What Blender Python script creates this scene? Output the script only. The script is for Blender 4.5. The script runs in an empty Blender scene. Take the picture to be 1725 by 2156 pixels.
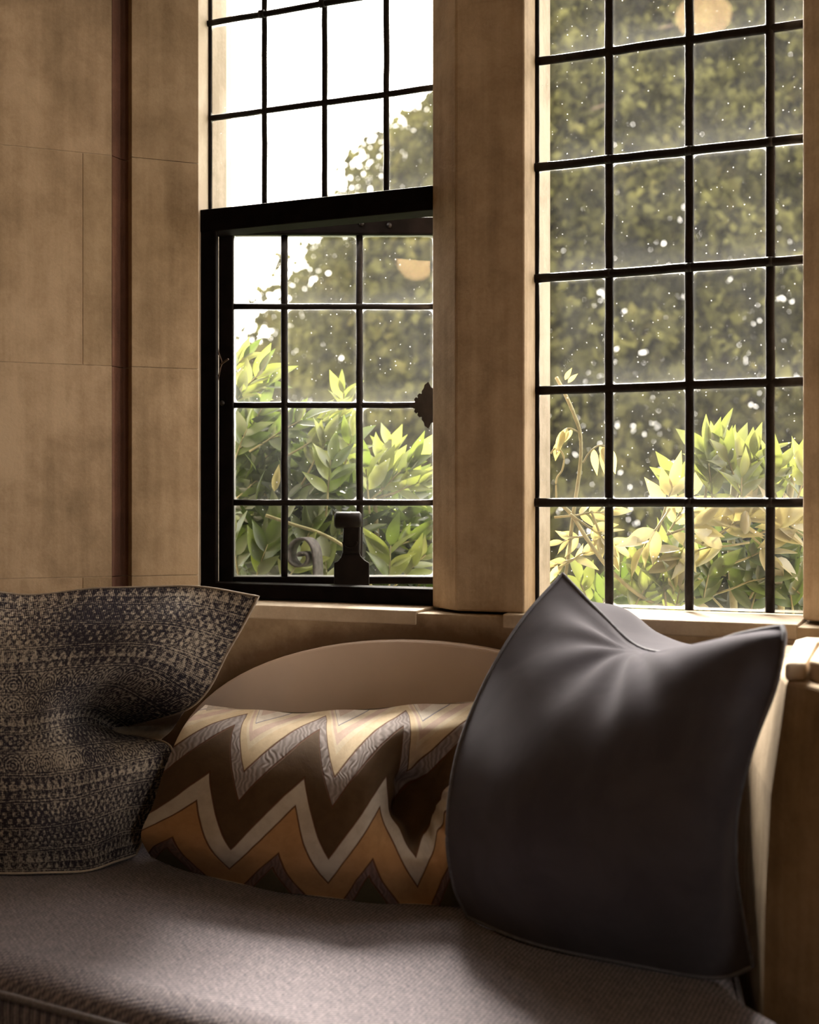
import bpy, bmesh, math, random
import numpy as np
from mathutils import Vector, Matrix

random.seed(7)
rng = np.random.default_rng(11)
sc = bpy.context.scene
COL = sc.collection

# ------------------------------------------------------------------ camera
FPX = 2700.0                       # focal length in pixels of the 1725 x 2156 frame
TH = math.radians(23.3)            # the camera looks to the left of the window's normal
S, C = math.sin(TH), math.cos(TH)
CAM = Vector((0.0, -2.56, 1.2))
HOR = 1058.0                       # horizon row
cam_d = bpy.data.cameras.new('camera')
cam = bpy.data.objects.new('camera', cam_d)
COL.objects.link(cam)
cam.location = CAM
cam.rotation_euler = (math.pi / 2, 0, TH)
cam_d.sensor_fit = 'VERTICAL'
cam_d.sensor_height = 36.0
cam_d.lens = 36.0 * FPX / 2156.0
cam_d.shift_y = -(1078.0 - HOR) / 2156.0
cam_d.clip_start = 0.05
cam_d.dof.use_dof = True
cam_d.dof.focus_distance = 2.75
cam_d.dof.aperture_fstop = 3.2
sc.camera = cam

# ------------------------------------------------------------------ world, sun, exposure
w = bpy.data.worlds.new('overcast_sky')
sc.world = w
w.use_nodes = True
bg = w.node_tree.nodes['Background']
bg.inputs[0].default_value = (1.0, 0.92, 0.84, 1)
bg.inputs[1].default_value = 10.0
sun_d = bpy.data.lights.new('veiled_sun', 'SUN')
sun_d.energy = 42.0
sun_d.angle = math.radians(24)
sun_d.color = (1.0, 0.92, 0.83)
sun = bpy.data.objects.new('veiled_sun', sun_d)
COL.objects.link(sun)
sun.rotation_euler = Vector((0.33, -0.78, -0.53)).to_track_quat('-Z', 'Y').to_euler()
vs = sc.view_settings
vs.view_transform = 'Standard'
vs.look = 'None'
vs.exposure = 0.0
vs.gamma = 1.0
vs.use_curve_mapping = False
sc.cycles.use_denoising = True
sc.cycles.max_bounces = 6
sc.cycles.diffuse_bounces = 3
sc.cycles.use_adaptive_sampling = True
sc.cycles.adaptive_threshold = 0.06
sc.cycles.adaptive_min_samples = 16
sc.cycles.transparent_max_bounces = 14
sc.cycles.sample_clamp_indirect = 6.0


def portal(loc, rot, sx, sy):
    d = bpy.data.lights.new('window_portal', 'AREA')
    d.shape = 'RECTANGLE'
    d.size, d.size_y = sx, sy
    d.cycles.is_portal = True
    o = bpy.data.objects.new('window_portal', d)
    COL.objects.link(o)
    o.location = loc
    o.rotation_euler = rot
    return o


# ------------------------------------------------------------------ projection helpers (photo row/column + distance -> world)
def at(px, py, d):
    u = (px - 862.5) / FPX
    v = (HOR - py) / FPX
    return Vector((CAM.x + d * (-S + u * C), CAM.y + d * (C + u * S), CAM.z + d * v))


def on_y(px, py, Y):
    u = (px - 862.5) / FPX
    return at(px, py, (Y - CAM.y) / (C + u * S))


def X(px, Y=0.0):
    return on_y(px, HOR, Y).x


# ------------------------------------------------------------------ object helpers
def link(name, me, parent=None, mat=None, smooth=False):
    o = bpy.data.objects.new(name, me)
    COL.objects.link(o)
    if parent is not None:
        o.parent = parent
        o.matrix_parent_inverse = Matrix.Identity(4)
    if mat is not None and len(me.materials) == 0:
        me.materials.append(mat)
    if smooth:
        me.polygons.foreach_set('use_smooth', [True] * len(me.polygons))
    return o


def mesh(name, verts, faces, mat=None, parent=None, smooth=False, bevel=0.0, seg=2):
    me = bpy.data.meshes.new(name)
    me.from_pydata([tuple(v) for v in verts], [], faces)
    me.update()
    o = link(name, me, parent, mat, smooth)
    if bevel > 0:
        m = o.modifiers.new('bevel', 'BEVEL')
        m.width = bevel
        m.segments = seg
        m.limit_method = 'ANGLE'
        m.angle_limit = math.radians(35)
    return o


def empty(name, loc=(0, 0, 0), label=None, cat=None, kind=None, group=None):
    o = bpy.data.objects.new(name, None)
    COL.objects.link(o)
    o.location = loc
    return tag(o, label, cat, kind, group)


def tag(o, label=None, cat=None, kind=None, group=None):
    if label: o['label'] = label
    if cat: o['category'] = cat
    if kind: o['kind'] = kind
    if group: o['group'] = group
    return o


def prism_data(poly, z0, z1):
    a = sum(poly[i][0] * poly[(i + 1) % len(poly)][1] - poly[(i + 1) % len(poly)][0] * poly[i][1] for i in range(len(poly)))
    if a < 0:
        poly = poly[::-1]
    n = len(poly)
    v = [(x, y, z0) for x, y in poly] + [(x, y, z1) for x, y in poly]
    f = [tuple(range(n - 1, -1, -1)), tuple(range(n, 2 * n))]
    f += [(i, (i + 1) % n, n + (i + 1) % n, n + i) for i in range(n)]
    return v, f


def prism(name, poly, z0, z1, mat, parent=None, bevel=0.004, smooth=False):
    v, f = prism_data(poly, z0, z1)
    return mesh(name, v, f, mat, parent, smooth, bevel)


def box(name, x0, x1, y0, y1, z0, z1, mat, parent=None, bevel=0.003):
    return prism(name, [(x0, y0), (x1, y0), (x1, y1), (x0, y1)], z0, z1, mat, parent, bevel)


def tube_data(pts, r, n=8, caps=True):
    pts = [Vector(p) for p in pts]
    rad = r if isinstance(r, (list, tuple)) else [r] * len(pts)
    vs_, fs = [], []
    up = Vector((0, 0, 1))
    steep = all(abs((q - p).normalized().z) > 0.9 for p, q in zip(pts[:-1], pts[1:]))
    for i, p in enumerate(pts):
        t = (pts[min(i + 1, len(pts) - 1)] - pts[max(i - 1, 0)]).normalized()
        a = t.cross(Vector((0, 1, 0)) if steep else up)
        a.normalize()
        b = t.cross(a).normalized()
        for k in range(n):
            q = 2 * math.pi * k / n
            vs_.append(p + (a * math.cos(q) + b * math.sin(q)) * rad[i])
    for i in range(len(pts) - 1):
        for k in range(n):
            fs.append((i * n + k, i * n + (k + 1) % n, (i + 1) * n + (k + 1) % n, (i + 1) * n + k))
    if caps:
        fs.append(tuple(range(n - 1, -1, -1)))
        fs.append(tuple((len(pts) - 1) * n + k for k in range(n)))
    return vs_, fs


def tube(name, pts, r, mat, parent=None, n=8):
    v, f = tube_data(pts, r, n)
    return mesh(name, v, f, mat, parent, True)


def catmull(P, K):
    """P: (n, ...) control points at even parameters -> K samples through them."""
    P = np.asarray(P, float)
    n = len(P)
    Q = np.concatenate([[2 * P[0] - P[1]], P, [2 * P[-1] - P[-2]]])
    out = []
    for s in np.linspace(0, n - 1, K):
        i = min(int(s), n - 2)
        t = s - i
        p0, p1, p2, p3 = Q[i], Q[i + 1], Q[i + 2], Q[i + 3]
        out.append(0.5 * (2 * p1 + (p2 - p0) * t + (2 * p0 - 5 * p1 + 4 * p2 - p3) * t * t + (3 * p1 - p0 - 3 * p2 + p3) * t ** 3))
    return np.array(out)


# ------------------------------------------------------------------ material helpers
class G:
    """small wrapper for building node graphs"""
    def __init__(self, name):
        self.m = bpy.data.materials.new(name)
        self.m.use_nodes = True
        self.t = self.m.node_tree
        self.t.nodes.clear()
        self.out = self.t.nodes.new('ShaderNodeOutputMaterial')

    def n(self, ty, **kw):
        nd = self.t.nodes.new(ty)
        for k, v in kw.items():
            setattr(nd, k, v)
        return nd

    def put(self, sock, val):
        if hasattr(val, 'is_linked') or isinstance(val, bpy.types.NodeSocket):
            self.t.links.new(val, sock)
        elif isinstance(val, (tuple, list)) and len(val) == 3 and sock.type == 'RGBA':
            sock.default_value = (*val, 1)
        else:
            sock.default_value = val

    def f(self, op, a, b=0.0, c=0.0):
        nd = self.n('ShaderNodeMath', operation=op)
        self.put(nd.inputs[0], a)
        self.put(nd.inputs[1], b)
        if len(nd.inputs) > 2:
            self.put(nd.inputs[2], c)
        return nd.outputs[0]

    def step(self, x, lo, hi):
        nd = self.n('ShaderNodeMapRange', interpolation_type='SMOOTHSTEP')
        self.put(nd.inputs[0], x)
        nd.inputs[1].default_value = lo
        nd.inputs[2].default_value = hi
        return nd.outputs[0]

    def mix(self, fac, a, b, blend='MIX'):
        nd = self.n('ShaderNodeMix', data_type='RGBA', blend_type=blend)
        self.put(nd.inputs[0], fac)
        self.put(nd.inputs[6], a)
        self.put(nd.inputs[7], b)
        return nd.outputs[2]

    def coord(self, which='Object'):
        return self.n('ShaderNodeTexCoord').outputs[which]

    def scale(self, vec, s, rot=(0, 0, 0), loc=(0, 0, 0)):
        nd = self.n('ShaderNodeMapping')
        self.put(nd.inputs[0], vec)
        nd.inputs[1].default_value = loc
        nd.inputs[2].default_value = rot
        nd.inputs[3].default_value = s
        return nd.outputs[0]

    def noise(self, vec, sc_=5.0, det=4.0, rough=0.55, dist=0.0):
        nd = self.n('ShaderNodeTexNoise')
        self.put(nd.inputs['Vector'], vec)
        nd.inputs['Scale'].default_value = sc_
        nd.inputs['Detail'].default_value = det
        nd.inputs['Roughness'].default_value = rough
        nd.inputs['Distortion'].default_value = dist
        return nd.outputs[0]

    def ramp(self, fac, stops, interp='LINEAR'):
        nd = self.n('ShaderNodeValToRGB')
        nd.color_ramp.interpolation = interp
        e = nd.color_ramp.elements
        e[0].position, e[0].color = stops[0][0], (*stops[0][1], 1)
        e[1].position, e[1].color = stops[1][0], (*stops[1][1], 1)
        for p, c in stops[2:]:
            x = e.new(p)
            x.color = (*c, 1)
        self.put(nd.inputs[0], fac)
        return nd.outputs[0]

    def bump(self, h, strength=0.3, dist=0.01, normal=None):
        nd = self.n('ShaderNodeBump')
        self.put(nd.inputs['Height'], h)
        nd.inputs['Strength'].default_value = strength
        nd.inputs['Distance'].default_value = dist
        if normal is not None:
            self.put(nd.inputs['Normal'], normal)
        return nd.outputs[0]

    def bsdf(self, color, rough=0.8, normal=None, spec=0.3, metal=0.0, sheen=0.0):
        nd = self.n('ShaderNodeBsdfPrincipled')
        self.put(nd.inputs['Base Color'], color)
        self.put(nd.inputs['Roughness'], rough)
        nd.inputs['Specular IOR Level'].default_value = spec
        nd.inputs['Metallic'].default_value = metal
        nd.inputs['Sheen Weight'].default_value = sheen
        if normal is not None:
            self.put(nd.inputs['Normal'], normal)
        return nd.outputs[0]

    def done(self, shader):
        self.t.links.new(shader, self.out.inputs[0])
        return self.m


def stone_mat(name, light, mid, dark, streak=1.0, bump=0.25):
    g = G(name)
    p = g.n('ShaderNodeNewGeometry').outputs['Position']
    big = g.noise(p, 2.3, 5, 0.6, 0.4)
    streaks = g.noise(g.scale(p, (26, 26, 1.6)), 1.0, 4, 0.6)
    fine = g.noise(p, 160, 3, 0.6)
    mott = g.noise(p, 14, 5, 0.65, 0.3)
    v = g.f('ADD', g.f('MULTIPLY', big, 0.75), g.f('MULTIPLY', streaks, 0.35 * streak))
    v = g.f('ADD', v, g.f('MULTIPLY', mott, 0.35))
    v = g.f('ADD', v, g.f('MULTIPLY', fine, 0.12))
    col = g.ramp(g.f('SUBTRACT', v, 0.28), [(0.35, dark), (0.50, mid), (0.66, light)])
    scuffs = g.step(g.noise(g.scale(p, (30, 30, 14)), 1.0, 6, 0.75, 1.5), 0.69, 0.76)
    col = g.mix(g.f('MULTIPLY', scuffs, 0.35), col, tuple(min(1, c * 1.45) for c in light))
    nrm = g.bump(g.f('ADD', g.f('MULTIPLY', fine, 0.5), mott), bump, 0.004)
    return g.done(g.bsdf(col, 0.85, nrm, 0.2))


def plain_mat(name, col, rough=0.7, spec=0.3, var=0.2, scale=40, metal=0.0, bump=0.15, sheen=0.0):
    g = G(name)
    p = g.coord()
    n = g.noise(p, scale, 4)
    c = g.mix(g.step(n, 0.3, 0.7), tuple(x * (1 - var) for x in col), tuple(min(1, x * (1 + var)) for x in col))
    return g.done(g.bsdf(c, rough, g.bump(n, bump, 0.002), spec, metal, sheen))


M = {}
M['stone'] = stone_mat('tan_limestone', (0.60, 0.455, 0.31), (0.45, 0.33, 0.215), (0.30, 0.215, 0.135))
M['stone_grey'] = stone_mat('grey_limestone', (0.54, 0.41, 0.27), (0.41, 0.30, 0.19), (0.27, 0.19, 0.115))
M['stone_red'] = stone_mat('red_stained_shaded_limestone', (0.26, 0.135, 0.09), (0.19, 0.095, 0.065), (0.13, 0.065, 0.045), 0.6)  # red stain, with the shade of the hollow also put into the colour
M['stone_sill'] = stone_mat('pale_sill_limestone', (0.78, 0.70, 0.58), (0.68, 0.58, 0.46), (0.55, 0.45, 0.34), 0.3)
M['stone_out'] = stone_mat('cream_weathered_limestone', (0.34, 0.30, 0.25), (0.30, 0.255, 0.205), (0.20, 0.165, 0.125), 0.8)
M['mortar'] = plain_mat('pale_lime_mortar', (0.60, 0.48, 0.34), 0.9, 0.1, 0.2, 60)
M['iron'] = plain_mat('black_painted_iron', (0.008, 0.0055, 0.005), 0.5, 0.2, 0.35, 50, bump=0.3)
M['lead'] = plain_mat('dark_lead', (0.011, 0.0075, 0.007), 0.55, 0.2, 0.35, 70, bump=0.3)
M['frame'] = plain_mat('black_brown_oak', (0.005, 0.0033, 0.003), 0.7, 0.05, 0.4, 30, bump=0.3)
M['scroll'] = plain_mat('grey_weathered_iron', (0.075, 0.065, 0.063), 0.7, 0.3, 0.35, 60, bump=0.4)
M['panel'] = plain_mat('taupe_painted_board', (0.82, 0.68, 0.60), 0.55, 0.3, 0.04, 6, bump=0.03)
M['plaster'] = plain_mat('room_plaster', (0.32, 0.24, 0.165), 0.9, 0.1, 0.1, 5)
M['wood'] = plain_mat('dark_oak', (0.10, 0.06, 0.035), 0.6, 0.3, 0.3, 12)
M['ground'] = plain_mat('lawn_ground', (0.10, 0.13, 0.05), 0.95, 0.1, 0.4, 3)


def under_sill_mat():
    # under-sill wall: pale limestone turned dark brown inside an arc along the line of the seat back
    g = G('arc_darkened_limestone')
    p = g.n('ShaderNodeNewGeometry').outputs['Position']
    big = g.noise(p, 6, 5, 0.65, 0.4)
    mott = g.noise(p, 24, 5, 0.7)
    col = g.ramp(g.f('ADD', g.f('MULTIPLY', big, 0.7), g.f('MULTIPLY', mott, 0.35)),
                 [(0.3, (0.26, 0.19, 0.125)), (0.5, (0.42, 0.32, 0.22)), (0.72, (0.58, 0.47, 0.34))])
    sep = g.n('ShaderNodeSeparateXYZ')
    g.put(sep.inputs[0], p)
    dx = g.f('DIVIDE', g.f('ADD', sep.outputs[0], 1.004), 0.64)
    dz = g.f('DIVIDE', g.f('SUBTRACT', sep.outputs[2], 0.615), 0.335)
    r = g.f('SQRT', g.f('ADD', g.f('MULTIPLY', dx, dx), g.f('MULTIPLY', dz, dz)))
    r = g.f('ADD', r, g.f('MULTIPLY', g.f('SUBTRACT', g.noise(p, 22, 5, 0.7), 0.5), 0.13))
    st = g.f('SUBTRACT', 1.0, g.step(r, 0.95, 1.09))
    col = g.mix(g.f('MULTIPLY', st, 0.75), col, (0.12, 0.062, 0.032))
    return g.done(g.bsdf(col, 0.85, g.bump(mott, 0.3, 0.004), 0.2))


M['under_sill'] = under_sill_mat()


def glass_mat():
    g = G('old_window_glass')
    gen = g.coord('Generated')
    sep = g.n('ShaderNodeSeparateXYZ')
    g.put(sep.inputs[0], gen)
    x, z = sep.outputs[0], sep.outputs[2]
    ex = g.f('MINIMUM', x, g.f('SUBTRACT', 1.0, x))
    ez = g.f('MULTIPLY', g.f('MINIMUM', z, g.f('SUBTRACT', 1.0, z)), 1.35)
    pos = g.n('ShaderNodeNewGeometry').outputs['Position']
    wob = g.f('MULTIPLY', g.f('SUBTRACT', g.noise(pos, 30, 3), 0.5), 0.03)
    # distance to the putty line with rounded corners
    ax = g.f('MAXIMUM', g.f('SUBTRACT', 0.11, ex), 0.0)
    az = g.f('MAXIMUM', g.f('SUBTRACT', 0.11, ez), 0.0)
    r = g.f('SQRT', g.f('ADD', g.f('MULTIPLY', ax, ax), g.f('MULTIPLY', az, az)))
    r = g.f('ADD', r, wob)
    rim = g.step(r, 0.066, 0.092)
    halo = g.f('MULTIPLY', g.step(r, 0.02, 0.09), 0.009)
    low = g.f('MULTIPLY', g.step(g.f('SUBTRACT', 1.0, z), 0.7, 1.0), 0.006)
    cloud = g.f('MULTIPLY', g.step(g.noise(pos, 9, 3, 0.6, 0.3), 0.2, 0.8), 0.004)
    vor = g.n('ShaderNodeTexVoronoi')
    g.put(vor.inputs['Vector'], pos)
    vor.inputs['Scale'].default_value = 95
    dots = g.f('SUBTRACT', 1.0, g.step(vor.outputs['Distance'], 0.06, 0.16))
    sepc = g.n('ShaderNodeSeparateColor')
    g.put(sepc.inputs[0], vor.outputs['Color'])
    dots = g.f('MULTIPLY', dots, g.f('MULTIPLY', g.step(sepc.outputs[0], 0.80, 0.95), 0.3))
    d = g.f('ADD', g.f('ADD', halo, low), g.f('ADD', cloud, dots))
    d = g.f('MAXIMUM', g.f('ADD', d, 0.003), g.f('MULTIPLY', rim, 0.34))
    d = g.f('MINIMUM', d, 0.85)
    tr = g.n('ShaderNodeBsdfTransparent')
    tr.inputs[0].default_value = (0.97, 0.975, 0.96, 1)
    gl = g.n('ShaderNodeBsdfGlossy')
    gl.inputs['Roughness'].default_value = 0.03
    lw = g.n('ShaderNodeFresnel')
    lw.inputs[0].default_value = 1.25
    g.put(lw.inputs['Normal'], g.bump(g.noise(pos, 7, 2), 0.05, 0.01))
    m1 = g.n('ShaderNodeMixShader')
    g.put(m1.inputs[0], lw.outputs[0])
    g.t.links.new(tr.outputs[0], m1.inputs[1])
    g.t.links.new(gl.outputs[0], m1.inputs[2])
    tl = g.n('ShaderNodeBsdfTranslucent')
    tl.inputs[0].default_value = (0.88, 0.88, 0.86, 1)
    m2 = g.n('ShaderNodeMixShader')
    g.put(m2.inputs[0], d)
    g.t.links.new(m1.outputs[0], m2.inputs[1])
    g.t.links.new(tl.outputs[0], m2.inputs[2])
    return g.done(m2.outputs[0])


M['glass'] = glass_mat()


def leaf_mat(name, a, b, trans=0.55, island=False, gloss=True):
    g = G(name)
    if island:
        rnd = g.n('ShaderNodeNewGeometry').outputs['Random Per Island']
    else:
        rnd = g.n('ShaderNodeObjectInfo').outputs['Random']
    p = g.coord()
    col = g.mix(rnd, a, b)
    n = g.noise(p, 30, 3)
    col = g.mix(g.f('MULTIPLY', n, 0.35), col, tuple(c * 0.6 for c in a))
    d = g.n('ShaderNodeBsdfDiffuse')
    g.put(d.inputs[0], col)
    t = g.n('ShaderNodeBsdfTranslucent')
    g.put(t.inputs[0], g.mix(1.0, col, (1.25, 1.15, 0.7), 'MULTIPLY'))
    m = g.n('ShaderNodeMixShader')
    m.inputs[0].default_value = trans
    g.t.links.new(d.outputs[0], m.inputs[1])
    g.t.links.new(t.outputs[0], m.inputs[2])
    if not gloss:
        return g.done(m.outputs[0])
    gl = g.n('ShaderNodeBsdfGlossy')
    gl.inputs['Roughness'].default_value = 0.4
    m2 = g.n('ShaderNodeMixShader')
    m2.inputs[0].default_value = 0.06
    g.t.links.new(m.outputs[0], m2.inputs[1])
    g.t.links.new(gl.outputs[0], m2.inputs[2])
    return g.done(m2.outputs[0])


M['leaf_bright'] = leaf_mat('bright_wisteria_leaf', (0.12, 0.155, 0.042), (0.18, 0.205, 0.072))
M['leaf_mid'] = leaf_mat('green_wisteria_leaf', (0.050, 0.082, 0.018), (0.105, 0.145, 0.032))
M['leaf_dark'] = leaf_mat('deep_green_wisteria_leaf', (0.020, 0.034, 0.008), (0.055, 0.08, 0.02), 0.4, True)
M['leaf_pale'] = leaf_mat('pale_yellow_wisteria_leaf', (0.28, 0.25, 0.12), (0.34, 0.32, 0.20))
M['stem'] = plain_mat('olive_plant_stem', (0.20, 0.18, 0.09), 0.7, 0.2, 0.2, 30)
def needle_mat():
    g = G('olive_conifer_sprays')
    rnd = g.n('ShaderNodeNewGeometry').outputs['Random Per Island']
    p = g.n('ShaderNodeNewGeometry').outputs['Position']
    cl = g.step(g.noise(p, 1.9, 4, 0.65, 0.4), 0.36, 0.64)
    col = g.mix(cl, (0.013, 0.011, 0.006), (0.082, 0.078, 0.026))
    gold = g.step(g.noise(p, 1.1, 3, 0.6, 0.2), 0.55, 0.75)
    col = g.mix(g.f('MULTIPLY', gold, g.f('MULTIPLY', rnd, 0.8)), col, (0.19, 0.15, 0.05))
    col = g.mix(g.f('MULTIPLY', rnd, 0.4), col, (0.058, 0.058, 0.024))
    d = g.n('ShaderNodeBsdfDiffuse')
    g.put(d.inputs[0], col)
    t = g.n('ShaderNodeBsdfTranslucent')
    g.put(t.inputs[0], col)
    m = g.n('ShaderNodeMixShader')
    m.inputs[0].default_value = 0.3
    g.t.links.new(d.outputs[0], m.inputs[1])
    g.t.links.new(t.outputs[0], m.inputs[2])
    return g.done(m.outputs[0])


M['needles'] = needle_mat()
M['bark'] = plain_mat('conifer_bark', (0.10, 0.07, 0.05), 0.9, 0.1, 0.3, 8)


def seat_mat():
    g = G('grey_woven_upholstery')
    p = g.n('ShaderNodeNewGeometry').outputs['Position']
    a = g.scale(p, (1, 1, 1), (0, 0, math.radians(38)))
    sep = g.n('ShaderNodeSeparateXYZ')
    g.put(sep.inputs[0], a)
    ux, uy = sep.outputs[0], sep.outputs[1]
    wob = g.f('MULTIPLY', g.noise(p, 90, 2), 0.9)
    s1 = g.f('SINE', g.f('ADD', g.f('MULTIPLY', ux, 720.0), g.f('MULTIPLY', wob, 3.0)))
    s2 = g.f('SINE', g.f('ADD', g.f('MULTIPLY', uy, 560.0), g.f('MULTIPLY', wob, 4.0)))
    weave = g.f('ADD', g.f('MULTIPLY', g.f('MULTIPLY', s1, s2), 0.5), 0.5)
    slub = g.noise(g.scale(a, (30, 240, 30)), 1.0, 4, 0.7)
    pep = g.noise(p, 190, 3, 0.75)
    v = g.f('ADD', g.f('MULTIPLY', weave, 0.35), g.f('ADD', g.f('MULTIPLY', slub, 0.45), g.f('MULTIPLY', pep, 0.4)))
    col = g.ramp(v, [(0.40, (0.05, 0.048, 0.068)), (0.58, (0.15, 0.132, 0.155)), (0.76, (0.36, 0.31, 0.315))])
    return g.done(g.bsdf(col, 0.9, g.bump(v, 0.5, 0.003), 0.1, 0, 0.1))


M['seat'] = seat_mat()


def uv_xy(g):
    nd = g.n('ShaderNodeUVMap')
    nd.uv_map = 'weave'
    sep = g.n('ShaderNodeSeparateXYZ')
    g.put(sep.inputs[0], nd.outputs[0])
    return nd.outputs[0], sep.outputs[0], sep.outputs[1]


def velvet_mat():
    g = G('charcoal_velvet')
    p = g.coord()
    n = g.noise(p, 9, 4, 0.6, 0.4)
    f = g.noise(p, 500, 2)
    col = g.mix(g.step(n, 0.3, 0.7), (0.060, 0.055, 0.067), (0.078, 0.072, 0.085))
    nd = g.bsdf(col, 1.0, g.bump(f, 0.1, 0.001), 0.02, 0, 0.12).node
    nd.inputs['Sheen Roughness'].default_value = 0.55
    nd.inputs['Sheen Tint'].default_value = (0.95, 0.92, 1.0, 1)
    return g.done(nd.outputs[0])


M['velvet'] = velvet_mat()
M['piping'] = plain_mat('blue_grey_piping', (0.15, 0.15, 0.175), 0.8, 0.2, 0.15, 90)
M['seat_piping'] = plain_mat('grey_seat_piping', (0.20, 0.185, 0.20), 0.8, 0.2, 0.25, 200)
M['linen'] = plain_mat('cream_linen', (0.46, 0.39, 0.32), 0.9, 0.1, 0.12, 120, bump=0.3)


def zigzag_mat():
    g = G('embroidered_zigzag_cloth')
    uvv, u, v = uv_xy(g)
    P = 3.6
    t = g.f('FRACT', g.f('ADD', g.f('MULTIPLY', u, P), 0.208))
    p = g.f('ADD', 0.36, g.f('MULTIPLY', v, 0.52))
    p = g.f('MINIMUM', g.f('MAXIMUM', p, 0.42), 0.82)
    up = g.f('DIVIDE', t, p)
    dn = g.f('DIVIDE', g.f('SUBTRACT', 1.0, t), g.f('SUBTRACT', 1.0, p))
    tri = g.f('MINIMUM', up, dn)
    wv = g.f('MULTIPLY', g.f('SUBTRACT', g.noise(g.scale(uvv, (10, 6, 1)), 1.0, 2), 0.5), 0.02)
    wc = g.f('ADD', g.f('SUBTRACT', v, g.f('MULTIPLY', tri, 0.36)), g.f('ADD', wv, 0.36))   # 0.05 .. 1.3
    wc = g.f('DIVIDE', wc, 1.4)
    edges = [0.0, 0.10, 0.157, 0.314, 0.41, 0.577, 0.67, 0.745, 0.775, 0.82, 0.86, 0.92]
    cols = [(0.10, 0.085, 0.05), (0.25, 0.155, 0.145), (0.50, 0.285, 0.135), (0.62, 0.55, 0.47),
            (0.105, 0.062, 0.032), (0.40, 0.345, 0.34), (0.66, 0.53, 0.36), (0.70, 0.60, 0.45), (0.60, 0.45, 0.38),
            (0.70, 0.60, 0.46), (0.72, 0.65, 0.57), (0.60, 0.47, 0.40)]
    col = g.ramp(wc, list(zip(edges, cols)), 'CONSTANT')
    # pile and hand stitching
    mott = g.noise(g.scale(uvv, (22, 14, 1)), 1.0, 5, 0.7, 0.3)
    col = g.mix(g.f('MULTIPLY', g.step(mott, 0.35, 0.7), 0.35), col, g.mix(1.0, col, (0.55, 0.5, 0.45), 'MULTIPLY'))
    # rib stitches on the grey and the mauve bands
    ribs = g.f('SINE', g.f('ADD', g.f('MULTIPLY', u, 420.0), g.f('MULTIPLY', g.noise(g.scale(uvv, (9, 9, 1)), 1.0, 2), 40.0)))
    def band(lo, hi):
        return g.f('MULTIPLY', g.f('GREATER_THAN', wc, lo), g.f('LESS_THAN', wc, hi))
    rb = g.f('ADD', band(0.577, 0.67), band(0.10, 0.157))
    rbm = g.f('MULTIPLY', rb, g.f('MULTIPLY', g.f('ADD', ribs, 1.0), 0.24))
    col = g.mix(rbm, col, (0.10, 0.08, 0.075))
    # dark brown seams between the bands, blue lines near the top
    line = 0.0
    for e in (0.10, 0.157, 0.314, 0.41, 0.577, 0.67):
        q = g.f('SUBTRACT', 1.0, g.step(g.f('ABSOLUTE', g.f('SUBTRACT', wc, e)), 0.0030, 0.0068))
        line = g.f('MAXIMUM', q, line)
    col = g.mix(g.f('MULTIPLY', line, 0.9), col, (0.12, 0.045, 0.02))
    bl = g.f('SUBTRACT', 1.0, g.step(g.f('ABSOLUTE', g.f('SUBTRACT', wc, 0.862)), 0.002, 0.0045))
    col = g.mix(g.f('MULTIPLY', bl, 0.8), col, (0.09, 0.09, 0.18))
    h = g.f('ADD', g.f('MULTIPLY', mott, 0.6), g.f('MULTIPLY', rbm, 1.4))
    h = g.f('SUBTRACT', h, line)
    return g.done(g.bsdf(col, 0.85, g.bump(h, 0.45, 0.003), 0.12, 0, 0.05))


M['zigzag'] = zigzag_mat()


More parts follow.
